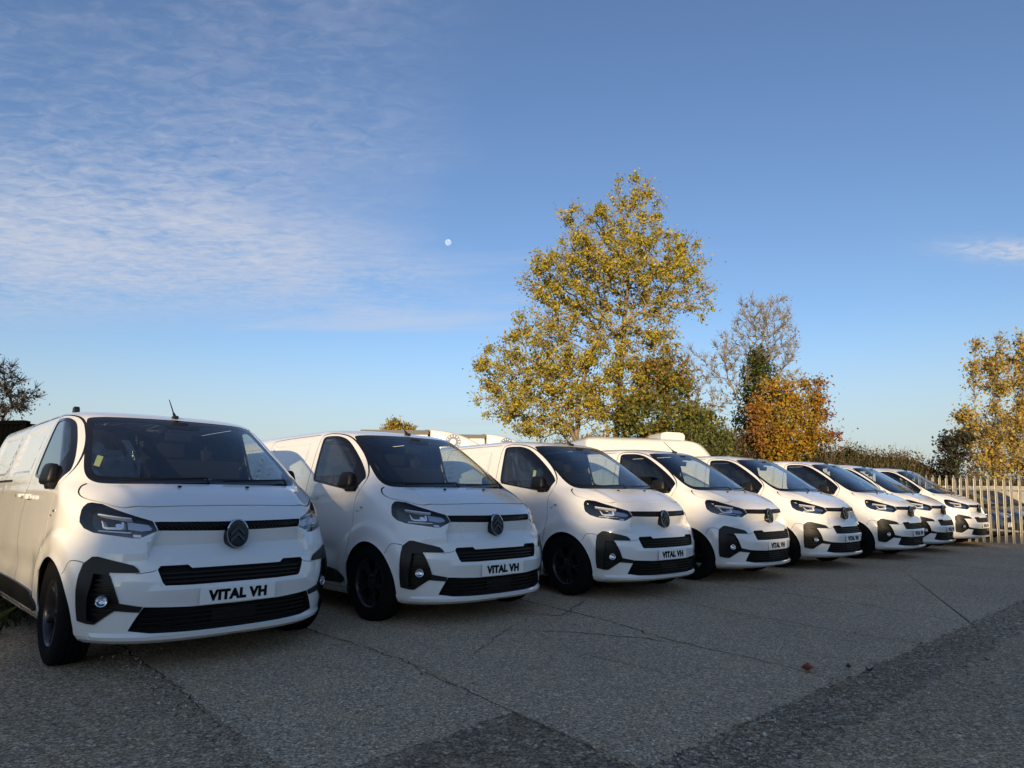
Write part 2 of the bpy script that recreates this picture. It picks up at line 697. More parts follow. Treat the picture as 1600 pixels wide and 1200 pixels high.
class Loft:
    P = 3.0
    ph = np.linspace(0, PI / 2, 2000)
    XN = np.sin(ph) ** (2 / P)
    DN = 1 - np.cos(ph)
    UU = 0.5 * XN + 0.5 * DN

    def __init__(s, tab, disp=None, F=1.3, rear_r=0.12):
        s.t = np.array(tab, float)
        s.disp = disp
        s.F = F
        s.rr = rear_r
        vv = np.linspace(s.t[0, 0], s.t[-1, 0], 3000)
        s.vv, s.zz = vv, np.maximum.accumulate(pchip(vv, s.t[:, 0], s.t[:, 1]) + np.arange(3000) * 1e-9)

    def prof(s, v):
        return [pchip(v, s.t[:, 0], s.t[:, i]) for i in range(1, 6)]

    def v_of(s, z):
        return np.interp(z, s.zz, s.vv)

    def S(s, uv, raw=False):
        uv = np.asarray(uv, float)
        U, v = uv[:, 0], np.clip(uv[:, 1], s.t[0, 0], s.t[-1, 0])
        z, w, d0, D, dE = s.prof(v)
        f = np.interp(np.clip(U / s.F, 0, 1), s.UU, s.ph)
        x = w * np.sin(f) ** (2 / s.P)
        d = d0 + D * (1 - np.cos(f)) + np.maximum(U - s.F, 0)
        p = np.stack([x, d, z], 1)
        if s.disp is not None and not raw:
            p = p + s.disp(x, d, z)
        return p

    def N(s, uv):
        e = 2e-3
        uv = np.asarray(uv, float)
        a = s.S(uv + [e, 0]) - s.S(uv - [e, 0])
        b = s.S(uv + [0, e]) - s.S(uv - [0, e])
        n = np.cross(a, b)
        return n / (np.linalg.norm(n, axis=1)[:, None] + 1e-12)

    def fx(s, pts):
        """front-view (x,z) -> (U,v)"""
        out = []
        for x, z in pts:
            v = float(s.v_of(z))
            _, w, d0, D, dE = [float(q[0]) for q in s.prof(np.array([v]))]
            t = min(max(x / w, 0), 1)
            c = math.sqrt(max(0, 1 - t ** s.P))
            out.append((s.F * (0.5 * t + 0.5 * (1 - c)), v))
        return out

    def fd(s, pts):
        """side-view (d,z) -> (U,v)"""
        out = []
        for d, z in pts:
            v = float(s.v_of(z))
            _, w, d0, D, dE = [float(q[0]) for q in s.prof(np.array([v]))]
            k = (d - d0) / D
            if k >= 1:
                out.append((s.F + d - d0 - D, v))
            else:
                c = min(1, max(0, 1 - max(k, 0)))
                sn = (1 - c * c) ** (1 / s.P)
                out.append((s.F * (0.5 * sn + 0.5 * (1 - c)), v))
        return out

    def fxd(s, pts):
        """(x,d,z): use x on the flat of the nose, d round the corner"""
        a = s.fx([(p[0], p[2]) for p in pts])
        b = s.fd([(p[1], p[2]) for p in pts])
        out = []
        for p, q, r in zip(pts, a, b):
            k = float(sstep(0.70, 0.85, np.array(p[0])))
            out.append((q[0] * (1 - k) + r[0] * k, q[1]))
        return out

    def umax(s, v):
        z, w, d0, D, dE = s.prof(np.asarray(v, float))
        return s.F + dE - s.rr - d0 - D

    def cut(s, polys, us, vs, lines=()):
        """triangulate the half shell so that every outline in polys is followed exactly"""
        v0, v1 = s.t[0, 0], s.t[-1, 0]
        vs = np.array(vs)
        um = s.umax(vs)
        outline = [(u, v0) for u in us if u < um[0] - 1e-3] + [(um[i], vs[i]) for i in range(len(vs))]
        outline += [(u, v1) for u in us[::-1] if u < um[-1] - 1e-3] + [(0.0, v) for v in vs[::-1][1:-1]]
        segs = []
        pts = []
        edges = []

        def addpoly(p, closed=True):
            b = len(pts)
            pts.extend([tuple(map(float, q)) for q in p])
            n = len(p)
            for i in range(n if closed else n - 1):
                edges.append((b + i, b + (i + 1) % n))
                segs.append((p[i], p[(i + 1) % n]))
        addpoly(outline)
        for k, p in polys.items():
            addpoly(p)
        for p in lines:
            addpoly(p, False)
        A = np.array([q[0] for q in segs], float)
        B = np.array([q[1] for q in segs], float)
        g = []
        for j, v in enumerate(vs[1:-1]):
            for u in us[1:]:
                if u < um[j + 1] - 0.02:
                    g.append((u, v))
        g = np.array(g)
        keep = np.ones(len(g), bool)
        ab = B - A
        L2 = np.sum(ab * ab, 1) + 1e-12
        for i in range(0, len(g), 400):
            q = g[i:i + 400, None, :]
            t = np.clip(np.sum((q - A) * ab, 2) / L2, 0, 1)
            dd = np.linalg.norm(q - (A + t[..., None] * ab), axis=2).min(1)
            keep[i:i + 400] = dd > 0.0075
        g = g[keep]
        allp = [Vector(p) for p in pts] + [Vector(p) for p in g]
        res = delaunay_2d_cdt(allp, edges, [], 0, 1e-6)
        s.uv = np.array([tuple(p) for p in res[0]])
        s.tri = np.array([f for f in res[2] if len(f) == 3])
        c = s.uv[s.tri].mean(1)
        ok = inpoly(c, outline)
        a, b, cc = s.uv[s.tri[:, 0]], s.uv[s.tri[:, 1]], s.uv[s.tri[:, 2]]
        area = (b[:, 0] - a[:, 0]) * (cc[:, 1] - a[:, 1]) - (b[:, 1] - a[:, 1]) * (cc[:, 0] - a[:, 0])
        fl = area < 0
        s.tri[fl] = s.tri[fl][:, ::-1]
        ok &= np.abs(area) > 1e-9
        s.tri = s.tri[ok]
        c = c[ok]
        s.cen = s.S(c, raw=True)
        s.reg = np.array(['body'] * len(s.tri), dtype=object)
        for k, p in polys.items():      # later outlines win
            s.reg[inpoly(c, p)] = k
        s.pos = s.S(s.uv)
        s.nor = s.N(s.uv)

    def part(s, mask, side=0, off=0.0, wall=None, flip=False):
        """triangles in mask as (verts, faces); side 0 both halves, +1 or -1 one half.
        wall: skirt from the boundary down to that offset."""
        tri = s.tri[mask]
        if len(tri) == 0:
            return [], []
        idx, inv = np.unique(tri, return_inverse=True)
        tri2 = inv.reshape(-1, 3)
        P = s.pos[idx] + s.nor[idx] * off
        zero = s.uv[idx, 0] < 1e-6
        P[zero, 0] = 0
        V, Fc = [], []

        def addhalf(sg):
            b = len(V)
            Q = P.copy()
            Q[:, 0] *= sg
            V.extend(Q.tolist())
            t = tri2 + b
            if (sg < 0) != flip:
                t = t[:, ::-1]
            Fc.extend(t.tolist())
            if wall is not None:
                E = {}
                for f in tri2:
                    for i in range(3):
                        a, c = int(f[i]), int(f[(i + 1) % 3])
                        if (c, a) in E:
                            del E[(c, a)]
                        else:
                            E[(a, c)] = 1
                P2 = s.pos[idx] + s.nor[idx] * wall
                P2[zero, 0] = 0
                for a, c in E:
                    if zero[a] and zero[c]:
                        continue
                    b2 = len(V)
                    for q in (P[a], P[c], P2[c], P2[a]):
                        V.append([q[0] * sg, q[1], q[2]])
                    f4 = [b2 + 3, b2 + 2, b2 + 1, b2]
                    Fc.append(f4 if sg > 0 else f4[::-1])
        if side >= 0:
            addhalf(1)
        if side <= 0:
            addhalf(-1)
        return V, Fc

    def obj(s, name, mask, mat, parent, side=0, off=0.0, wall=None, smooth=True):
        V, Fc = s.part(mask, side, off, wall)
        o = mesh_obj(name, V, Fc, mat, parent, smooth)
        if side == 0:
            bm = bmesh.new()
            bm.from_mesh(o.data)
            cv = [v for v in bm.verts if abs(v.co.x) < 1e-6]
            bmesh.ops.remove_doubles(bm, verts=cv, dist=1e-5)
            bm.to_mesh(o.data)
            bm.free()
        return o

    def patch(s, poly, top, bot, side=0, step=0.02):
        """small raised tile with the outline poly (U,v); top and bot are offsets along the normal"""
        poly = dense(poly, step)
        n = len(poly)
        res = delaunay_2d_cdt([Vector(p) for p in poly], [(i, (i + 1) % n) for i in range(n)], [], 1, 1e-7)
        uv = np.array([tuple(p) for p in res[0]])
        tri = np.array([f for f in res[2]])
        c = uv[tri].mean(1)
        tri = tri[inpoly(c, poly)]
        P = s.S(uv)
        Nn = s.N(uv)
        V, Fc = [], []
        for sg in ((1, -1) if side == 0 else (side,)):
            T = P + Nn * top
            Bq = P + Nn * bot
            T[:, 0] *= sg
            Bq[:, 0] *= sg
            b = len(V)
            V += T.tolist()
            for f in tri:
                a0, a1, a2 = uv[f[0]], uv[f[1]], uv[f[2]]
                ar = (a1[0] - a0[0]) * (a2[1] - a0[1]) - (a1[1] - a0[1]) * (a2[0] - a0[0])
                g = [b + int(q) for q in f]
                Fc.append(g if (ar > 0) == (sg > 0) else g[::-1])
            E = {}
            for f in tri:
                for i in range(3):
                    a, q = int(f[i]), int(f[(i + 1) % 3])
                    if (q, a) in E:
                        del E[(q, a)]
                    else:
                        E[(a, q)] = 1
            for a, q in E:
                if uv[a, 0] < 1e-6 and uv[q, 0] < 1e-6:
                    continue
                b2 = len(V)
                V += [T[a].tolist(), T[q].tolist(), Bq[q].tolist(), Bq[a].tolist()]
                Fc.append([b2, b2 + 1, b2 + 2, b2 + 3])
        return V, Fc

    def rear(s, vs, side=0):
        """rounded rear corner and flat back"""
        vs = np.array(vs)
        z, w, d0, D, dE = s.prof(vs)
        rows = []
        for i in range(len(vs)):
            r = min(s.rr, w[i] * 0.9 + 1e-6)
            row = []
            for k in range(7):
                q = PI / 2 * k / 6
                row.append((max(w[i] - r, 0) + r * math.cos(q), dE[i] - s.rr + s.rr * math.sin(q), z[i]))
            row.append((max(w[i] - r, 0) * 0.5, dE[i] + 0.004, z[i]))
            row.append((0, dE[i] + 0.006, z[i]))
            rows.append(row)
        V, Fc = [], []
        for sg in (1, -1):
            b = len(V)
            m = len(rows[0])
            for r in rows:
                V += [(x * sg, y, zz) for x, y, zz in r]
            for i in range(len(rows) - 1):
                for k in range(m - 1):
                    f = [b + i * m + k, b + i * m + k + 1, b + (i + 1) * m + k + 1, b + (i + 1) * m + k]
                    Fc.append(f if sg > 0 else f[::-1])
        return V, Fc


def copy_tree(o, parent=None):
    c = o.copy()
    COL.objects.link(c)
    c.parent = parent
    for ch in list(o.children):
        copy_tree(ch, c)
    return c


def rim_mesh(rad=0.225, nsp=5):
    mb = MB()
    mb.lathe_x([(-0.10, rad), (0.085, rad), (0.095, rad - 0.008), (0.085, rad - 0.02), (0.05, rad - 0.028), (-0.09, rad - 0.035)], 40)
    for k in range(nsp):
        for sgn in (-1, 1):
            a = 2 * PI * k / nsp
            da = sgn * 0.17
            prof = []
            for r, hw, x in ((0.05, 0.020, 0.055), (0.13, 0.017, 0.070), (rad - 0.018, 0.022, 0.078)):
                ang = a + da * (r / rad)
                cx, cy = r * math.cos(ang), r * math.sin(ang)
                tx, ty = -math.sin(ang), math.cos(ang)
                prof.append((x, cx, cy, tx, ty, hw))
            vs, fs = [], []
            for x, cx, cy, tx, ty, hw in prof:
                vs += [(x, cx + tx * hw * 0.6, cy + ty * hw * 0.6), (x, cx - tx * hw * 0.6, cy - ty * hw * 0.6),
                       (x - 0.03, cx - tx * hw, cy - ty * hw), (x - 0.03, cx + tx * hw, cy + ty * hw)]
            for i in range(2):
                for q in range(4):
                    fs.append([i * 4 + q, i * 4 + (q + 1) % 4, (i + 1) * 4 + (q + 1) % 4, (i + 1) * 4 + q])
            mb.add(vs, fs)
    mb.lathe_x([(0.02, 0.075), (0.060, 0.07), (0.066, 0.055), (0.060, 0.035), (0.075, 0.03), (0.078, 0.0)], 24)
    return mb


def tyre_mesh(R0=0.345, rim=0.222, w=0.108):
    mb = MB()
    prof = [(-w + 0.015, rim - 0.005), (-w, rim + 0.03), (-w - 0.004, (rim + R0) / 2), (-w + 0.010, R0 - 0.018), (-w + 0.028, R0 - 0.003),
            (-0.045, R0), (-0.042, R0 - 0.008), (-0.034, R0 - 0.008), (-0.031, R0 + 0.001), (-0.006, R0 + 0.001), (-0.003, R0 - 0.008), (0.003, R0 - 0.008), (0.006, R0 + 0.001),
            (0.031, R0 + 0.001), (0.034, R0 - 0.008), (0.042, R0 - 0.008), (0.045, R0),
            (w - 0.028, R0 - 0.003), (w - 0.010, R0 - 0.018), (w + 0.004, (rim + R0) / 2), (w, rim + 0.03), (w - 0.015, rim - 0.005)]
    return mb.lathe_x(prof, 44)


def add_wheel(parent, loc, side, R0=0.345, rimr=0.225, nsp=5, w=0.108, cache={}):
    key = (R0, rimr, nsp, w)
    if key not in cache:
        a = rim_mesh(rimr, nsp).build('wheel', M['dark_alloy'], None, True, 40)
        b = tyre_mesh(R0, rimr - 0.003, w).build('tyre', M['rubber'], None, True, 40)
        cache[key] = (a.data, b.data)
        bpy.data.objects.remove(a)
        bpy.data.objects.remove(b)
    a = bpy.data.objects.new('wheel', cache[key][0])
    b = bpy.data.objects.new('tyre', cache[key][1])
    COL.objects.link(a)
    COL.objects.link(b)
    a.parent = parent
    b.parent = a
    a.location = loc
    if side < 0:
        a.rotation_euler = (0, 0, PI)
    return a


# ------------------------------------------------------------------ the panel van
VAN_TAB = [
    (.17, .170, .800, .150, .62, 4.90), (.19, .190, .850, .045, .70, 4.93), (.23, .230, .890, .000, .74, 4.95),
    (.27, .270, .910, .012, .75, 4.96), (.40, .400, .940, .012, .75, 4.98), (.53, .530, .955, .000, .76, 4.98),
    (.66, .660, .960, .022, .77, 4.98), (.72, .720, .960, .040, .78, 4.98), (.80, .800, .959, .066, .80, 4.98),
    (.92, .920, .956, .100, .82, 4.97), (.97, .970, .953, .130, .80, 4.97), (1.03, 1.03, .949, .205, .72, 4.96),
    (1.10, 1.10, .943, .340, .60, 4.95), (1.16, 1.16, .936, .480, .52, 4.95), (1.20, 1.20, .930, .590, .46, 4.94),
    (1.23, 1.23, .925, .665, .43, 4.94), (1.28, 1.28, .916, .735, .42, 4.93), (1.40, 1.40, .888, .905, .42, 4.92),
    (1.55, 1.55, .850, 1.125, .42, 4.90), (1.68, 1.68, .815, 1.325, .42, 4.88), (1.75, 1.75, .792, 1.445, .41, 4.86),
    (1.80, 1.795, .772, 1.545, .40, 4.84), (1.85, 1.832, .735, 1.680, .40, 4.80), (1.92, 1.858, .660, 1.880, .42, 4.70),
    (2.05, 1.879, .520, 2.200, .42, 4.50), (2.25, 1.894, .300, 2.550, .35, 4.20), (2.55, 1.900, .000, 2.900, .15, 3.60)]
WHEEL_F, WHEEL_R = (0.82, 0.345), (4.095, 0.345)


def van_disp(x, d, z):
    dx = np.zeros_like(x)
    dd = np.zeros_like(x)
    # hollow between the grille strip and the bumper shelf
    A = np.interp(z, [0.690, 0.715, 0.80, 0.905, 0.92], [0, 0.008, 0.072, 0.020, 0])
    A = A * (1 - sstep(0.520, 0.555, x + (z - 0.80) * 0.35)) * (d < 0.6)
    dd += A
    # shelf under the lamps
    dd -= 0.016 * np.interp(z, [0.70, 0.755, 0.77, 0.85], [0, 1, 1, 0]) * sstep(0.535, 0.585, x) * (1 - sstep(0.80, 0.93, x)) * (d < 0.6)
    # chin
    dd -= 0.018 * np.interp(z, [0.185, 0.215, 0.242, 0.252], [0, 0.8, 1, 0]) * (d < 0.5) * (x < 0.8)
    dd -= 0.012 * np.interp(z, [0.43, 0.532, 0.546], [0, 1, 0]) * sstep(0.60, 0.48, x) * (d < 0.5)
    # arches
    for (cd, cz) in (WHEEL_F, WHEEL_R):
        r = np.hypot(d - cd, z - cz)
        up = sstep(0.15, 0.35, z)
        s_ = sstep(0.80, 0.90, x)
        dx += 0.016 * sstep(0.57, 0.50, r) * up * s_ * (1 - 0.45 * sstep(0.50, 0.40, r))
        dx += 0.006 * sstep(0.405, 0.375, r) * s_
    # hollowed lower flank
    fl = sstep(1.25, 1.55, d) * sstep(3.75, 3.45, d)
    dx -= 0.020 * np.exp(-((z - 0.60) / 0.10) ** 2) * fl
    # shoulder line
    dx += 0.006 * np.exp(-((z - 1.16) / 0.03) ** 2) * sstep(1.0, 1.3, d)
    # pressed blanking panels where rear glass would be
    for a, b in ((2.32, 3.22), (3.50, 4.55)):
        k = sstep(a, a + 0.045, d) * sstep(b, b - 0.045, d) * sstep(1.315, 1.355, z) * sstep(1.735, 1.695, z)
        dx -= 0.014 * k
    # crease across the bonnet sides
    dz = 0.012 * np.exp(-((x - 0.60 - (d - 0.3) * 0.1) / 0.05) ** 2) * sstep(1.0, 1.08, z) * sstep(1.21, 1.16, z)
    # roof ribs
    dz = dz - 0.006 * sstep(2.2, 2.4, d) * (0.5 + 0.5 * np.cos(x * 2 * PI / 0.24)) * sstep(0.62, 0.52, x) * (z > 1.84)
    return np.stack([dx, dd, dz], 1)


def text_mesh(body, size):
    c = bpy.data.curves.new('t', 'FONT')
    c.body = body
    c.size = size
    c.align_x = 'CENTER'
    c.align_y = 'CENTER'
    c.extrude = 0.0012
    c.offset = 0.0062 * size / 0.1
    c.space_character = 1.08
    o = bpy.data.objects.new('t', c)
    COL.objects.link(o)
    bpy.context.view_layer.update()
    me = bpy.data.meshes.new_from_object(o)
    bpy.data.objects.remove(o)
    bpy.data.curves.remove(c)
    return me


def build_van():
    L = Loft(VAN_TAB, van_disp)
    fx, fd, fxd = L.fx, L.fd, L.fxd
    dn = dense
    P = {}
    # wheel openings
    for nm, (cd, cz) in (('arch_front', WHEEL_F), ('arch_rear', WHEEL_R)):
        r = 0.372
        a0 = math.asin((0.1702 - cz) / r)
        pts = [(cd + r * math.cos(a), cz + r * math.sin(a)) for a in np.linspace(a0, PI - a0, 40)]
        P[nm] = dn(fd(pts), 0.04)
    # gaps
    bl = chaikin([(0, 1.062), (.30, 1.060), (.57, 1.053), (.68, 1.044), (.765, 1.084), (.82, 1.100), (.858, 1.122), (.862, 1.157), (.835, 1.198), (.800, 1.214)], 2, False)
    P['bonnet'] = dn(fx(list(bl) + [(.70, 1.203), (.3, 1.207), (0, 1.207)]), 0.03)
    P['gap_bonnet'] = dn(fx(strip(bl, 0.0075)), 0.03)
    dl = chaikin([(1.20, .262), (1.20, .52), (1.105, .76), (1.085, .93), (1.10, 1.09), (1.015, 1.20), (1.0, 1.30), (1.15, 1.45), (1.38, 1.615), (1.62, 1.755), (1.80, 1.797), (2.04, 1.803), (2.125, 1.76), (2.13, 1.3), (2.12, .262)], 2, False)
    P['door'] = dn(fd(list(dl)), 0.03)
    P['gap_door'] = dn(fd(strip(dl, 0.0085)), 0.03)
    s1 = chaikin([(2.16, 1.80), (3.25, 1.80), (3.36, 1.76), (3.38, 1.2), (3.38, .5), (3.30, .262)], 2, False)
    P['gap_slide'] = dn(fd(strip(s1, 0.006)), 0.05)
    P['gap_sill'] = dn(fd(strip([(1.21, .258), (2.0, .256), (3.30, .258)], 0.006)), 0.05)
    P['gap_rail'] = dn(fd(strip([(3.0, 1.262), (4.0, 1.262), (4.72, 1.262)], 0.022)), 0.05)
    P['gap_wing'] = dn(fd(strip(chaikin([(.395, .700), (.45, .712), (.50, .708), (.553, .622)], 1, False), 0.005)), 0.02)
    fb = chaikin([(.62, .632), (.54, .640), (.515, .650)], 1, False)
    P['gap_bumper'] = dn(fx(strip(fb, 0.004)), 0.02)
    # glass
    ws = [(0, 1.217), (.45, 1.215), (.70, 1.212), (.765, 1.226), (.797, 1.268), (.792, 1.345), (.742, 1.525), (.684, 1.735), (.662, 1.768), (.55, 1.778), (0, 1.787)]
    wsp = [ws[0]] + [tuple(q) for q in chaikin(ws[1:-1], 2, False)] + [ws[-1]]
    P['ws'] = dn(fx(wsp), 0.03)
    wi = [(0, 1.262), (.45, 1.262), (.70, 1.266), (.745, 1.285), (.752, 1.34), (.705, 1.52), (.650, 1.70), (.620, 1.728), (.52, 1.738), (.16, 1.744), (.13, 1.70), (.0, 1.69)]
    wip = [wi[0]] + [tuple(q) for q in chaikin(wi[1:-1], 2, False)] + [wi[-1]]
    P['ws_glass'] = dn(fx(wip), 0.03)
    sw = chaikin([(1.13, 1.170), (1.09, 1.178), (1.030, 1.290), (1.045, 1.325), (1.17, 1.430), (1.39, 1.585), (1.60, 1.715), (1.72, 1.757), (1.80, 1.770), (2.00, 1.776), (2.055, 1.762), (2.058, 1.72), (2.040, 1.36), (2.015, 1.290), (1.95, 1.278)], 2)
    P['sw'] = dn(fd(sw), 0.03)
    swg = chaikin([(1.235, 1.206), (1.225, 1.235), (1.235, 1.44), (1.40, 1.556), (1.61, 1.69), (1.73, 1.735), (1.80, 1.746), (2.00, 1.752), (2.030, 1.74), (2.034, 1.70), (2.014, 1.37), (1.99, 1.308), (1.94, 1.299)], 2)
    P['sw_glass'] = dn(fd(swg), 0.03)
    # lamps and front trim
    hl = [(.836, .577, 1.079), (.813, .556, 1.084), (.765, .49, 1.074), (.699, .369, 1.032), (.620, .270, .996), (.530, .195, .962), (.505, .155, .898), (.600, .187, .852), (.640, .21, .853), (.735, .296, .871), (.822, .411, .888), (.860, .49, .915), (.874, .545, .955), (.876, .56, .985), (.868, .576, 1.031), (.856, .581, 1.056)]
    hl2 = []
    for i, q in enumerate(hl):
        hl2.append(q)
    P['hl'] = dn(fxd(hl2), 0.02)
    P['strip'] = dn(fx([(0, .953), (.13, .953), (.45, .957), (.5225, .957), (.500, .899), (.13, .890), (0, .890)]), 0.03)
    br = [(.821, .351, .739), (.801, .323, .740), (.696, .200, .704), (.632, .147, .682), (.613, .132, .664), (.600, .119, .641), (.62, .13, .637), (.752, .232, .641), (.704, .180, .467), (.690, .177, .452), (.572, .10, .425), (.585, .107, .392), (.705, .191, .406), (.785, .295, .321), (.811, .332, .322), (.850, .400, .340), (.863, .400, .408), (.873, .388, .535), (.868, .388, .630), (.858, .390, .692)]
    P['vent'] = dn(fxd(br), 0.02)
    vi = [(.800, .31, .635), (.742, .23, .622), (.692, .178, .462), (.700, .19, .412), (.782, .29, .335), (.812, .335, .345), (.815, .32, .50)]
    P['vent_in'] = dn(fxd(vi), 0.02)
    ug = [(0, .655), (.308, .655), (.333, .678), (.492, .676), (.508, .655), (.478, .571), (.462, .552), (.30, .548), (0, .548)]
    P['ugrille'] = dn(fx(ug), 0.03)
    lg = [(0, .405), (.30, .408), (.566, .423), (.632, .277), (.52, .258), (.30, .252), (0, .250)]
    P['lgrille'] = dn(fx(lg), 0.03)
    P['mould'] = dn(fd(chaikin([(1.225, .325), (1.245, .372), (1.36, .430), (2.05, .452), (3.15, .452), (3.30, .42), (3.34, .30), (2.1, .300), (1.30, .300)], 1)), 0.04)
    us = np.concatenate([np.linspace(0, 1.3, 70), 1.3 + np.arange(0.03, 1.25, 0.04), 1.3 + np.arange(1.3, 4.6, 0.10)])
    vs = np.concatenate([np.arange(0.17, 1.86, 0.0235), np.arange(1.86, 2.55, 0.035), [2.55]])
    ridge = [dn(fx([(0, z), (.45, z), (.62, z)]), 0.03) for z in (.905, .80, .715)]
    L.cut(P, us, vs, ridge)
    rg = L.reg
    root = empty('van')
    W = M['white_paint']

    def is_(*k):
        return np.isin(rg, k)
    glassy = is_('ws', 'ws_glass', 'sw', 'sw_glass')
    body = is_('body')
    ob = L.obj('body', body, W, root, 0, 0)
    ob.data.set_sharp_from_angle(angle=R(13))
    V, F = L.rear(vs)
    mesh_obj('rear_doors', V, F, W, root, True)
    gap = np.array([str(q).startswith('gap') for q in rg])
    L.obj('panel_gap', gap, M['gap'], root, 0, -0.010)
    L.obj('bonnet', is_('bonnet'), W, root, 0, 0, wall=-0.015)
    for sg in (-1, 1):
        dr = L.obj('front_door', is_('door'), W, root, sg, 0, wall=-0.015)
        # handle
        mb = MB()
        hd, hz = 1.93, 1.115
        xw = 0.955
        mb.box((sg * (xw + 0.022), hd, hz), (0.022, 0.20, 0.030), None, 0.009)
        mb.box((sg * (xw + 0.004), hd - 0.075, hz), (0.03, 0.025, 0.026), None, 0.006)
        mb.box((sg * (xw + 0.004), hd + 0.075, hz), (0.03, 0.03, 0.026), None, 0.006)
        mb.build('handle', W, dr, True)
        MB().lathe_x([(0, 0.012), (0.004, 0.011), (0.004, 0)], 12, (sg * (xw - 0.004), hd + 0.135, hz)).build('lock', M['satin_silver'], dr)
        if sg < 0:
            mb = MB()
            mb.box((sg * (xw + 0.020), 2.24, 1.128), (0.022, 0.17, 0.030), None, 0.009)
            mb.box((sg * (xw + 0.004), 2.17, 1.128), (0.03, 0.025, 0.026), None, 0.006)
            mb.box((sg * (xw + 0.004), 2.31, 1.128), (0.03, 0.025, 0.026), None, 0.006)
            mb.build('sliding_door_handle', W, root, True)
        sw_ = L.obj('side_window', is_('sw_glass'), M['side_glass'], root, sg, -0.004)
        L.obj('window_trim', is_('sw'), M['frit'], sw_, sg, 0.001, wall=-0.012)
        # side repeater
        rp = MB()
        q = L.S(np.array(L.fd([(0.955, 1.023)])))[0]
        rp.box((sg * (q[0] + 0.002), q[1], q[2]), (0.012, 0.035, 0.018), None, 0.004)
        rp.build('side_repeater', M['lamp_glass'] if False else M['satin_silver'], root, True)
        L.obj('side_moulding', is_('mould'), M['black_plastic'], root, sg, 0.016, wall=-0.005)
        # door mirror folded back against the glass
        mr = MB()
        bm = bmesh.new()
        bmesh.ops.create_cube(bm, size=1)
        bmesh.ops.subdivide_edges(bm, edges=list(bm.edges), cuts=4, use_grid_fill=True)
        for v in bm.verts:
            p = Vector(v.co) * 2
            n4 = (abs(p.x) ** 4 + abs(p.y) ** 4 + abs(p.z) ** 4) ** 0.25
            p = p / max(n4, 1e-6)
            k = 1 - 0.22 * (p.z * 0.5 + 0.5) * (1 if p.y < 0 else 0.5)
            v.co = Vector((p.x * 0.046 * k, p.y * 0.108 * k, p.z * 0.082))
        bm.verts.index_update()
        ctr = (sg * 0.946, 1.262, 1.286)
        Rm = Matrix.Rotation(-sg * 0.10, 3, 'Z') @ Matrix.Rotation(-sg * 0.15, 3, 'Y')
        mr.add([Rm @ v.co + Vector(ctr) for v in bm.verts], [[v.index for v in f.verts] for f in bm.faces])
        bm.free()
        m_ = mr.build('door_mirror', M['black_plastic'], root, True, 60)
        ft = MB()
        ft.box((sg * 0.935, 1.185, 1.205), (0.09, 0.13, 0.05), Matrix.Rotation(sg * 0.2, 3, 'Y'), 0.018)
        ft.build('mirror_foot', M['black_plastic'], m_, True)
        # headlight
        hh = L.obj('headlight', is_('hl'), M['gloss_black'], root, sg, -0.055, wall=0.0)
        L.obj('lens', is_('hl'), M['lamp_glass'], hh, sg, -0.001)

        def el(name, pts, mat, top=-0.020, bot=-0.054, round_=0):
            p = fxd(pts)
            if round_:
                p = chaikin(p, round_)
            V, F = L.patch(p, top, bot, sg, 0.02)
            mesh_obj(name, V, F, mat, hh, False)
        tk = 0.008
        el('light_blade', [(.812, .459, 1.020), (.812, .459, 1.011), (.640, .281, .985), (.640, .281, .994)], M['drl_white'])
        el('light_blade', [(.812, .398, .908), (.812, .398, .900), (.650, .236, .888), (.650, .236, .895)], M['satin_silver'])
        el('light_signature', [(.796, .40, .968), (.790, .37, .922), (.770, .345, .912), (.698, .278, .910), (.686, .29, .918), (.682, .293, .960), (.694, .30, .962), (.698, .29, .925), (.765, .345, .926), (.775, .37, .930), (.782, .40, .966)], M['drl_white'], -0.012)
        el('projector', [(.735, .31, .958), (.700, .30, .958), (.697, .29, .932), (.735, .32, .931)], M['chrome'], -0.035, -0.054, 2)
        el('reflector', [(.672, .30, .975), (.56, .2, .955), (.53, .17, .915), (.60, .2, .905), (.672, .27, .92)], M['satin_silver'], -0.040)
        el('indicator', [(.645, .22, .883), (.60, .19, .878), (.60, .19, .862), (.640, .21, .864)], M['satin_silver'], -0.03)
        # bumper vent and fog lamp
        vv_ = L.obj('bumper_vent', is_('vent'), M['black_plastic'], root, sg, 0.010, wall=-0.02)
        L.obj('vent_recess', is_('vent_in'), M['black_plastic'], vv_, sg, -0.035, wall=0.010)
        for zz in (.375, .405, .435, .50, .53, .56, .59):
            zl = [(.813 - 0.0 * zz, .33, zz), (.815, .33, zz + .007)]
            xi = np.interp(zz, [.335, .412, .462, .622], [.785, .705, .697, .744])
            pts = [(.812, .33, zz), (xi, .2, zz), (xi, .2, zz + .007), (.812, .33, zz + .007)]
            V, F = L.patch(fxd(pts), -0.014, -0.034, sg, 0.03)
            mesh_obj('vent_fin', V, F, M['black_plastic'], vv_, False)
        q = L.S(np.array(fxd([(.765, .257, .466)])))[0]
        n = L.N(np.array(fxd([(.765, .257, .466)])))[0]
        n[2] = 0
        n /= np.linalg.norm(n)
        ax = Vector((n[0] * sg * 0.55, n[1], 0)).normalized()
        rot = ax.to_track_quat('X', 'Z').to_matrix()
        fl = MB()
        fl.lathe_x([(-0.05, 0.034), (0.004, 0.038), (0.008, 0.036), (0.006, 0.032), (-0.02, 0.026), (-0.030, 0.0)], 24)
        pos = Vector((q[0] * sg, q[1], q[2]))
        fl.v = [tuple(rot @ Vector(v) + pos) for v in fl.v]
        fo = fl.build('fog_lamp', M['chrome'], root, True)
        ln = MB()
        ln.lathe_x([(0.002, 0.033), (0.010, 0.027), (0.014, 0.016), (0.016, 0.0)], 20)
        ln.v = [tuple(rot @ Vector(v) + pos) for v in ln.v]
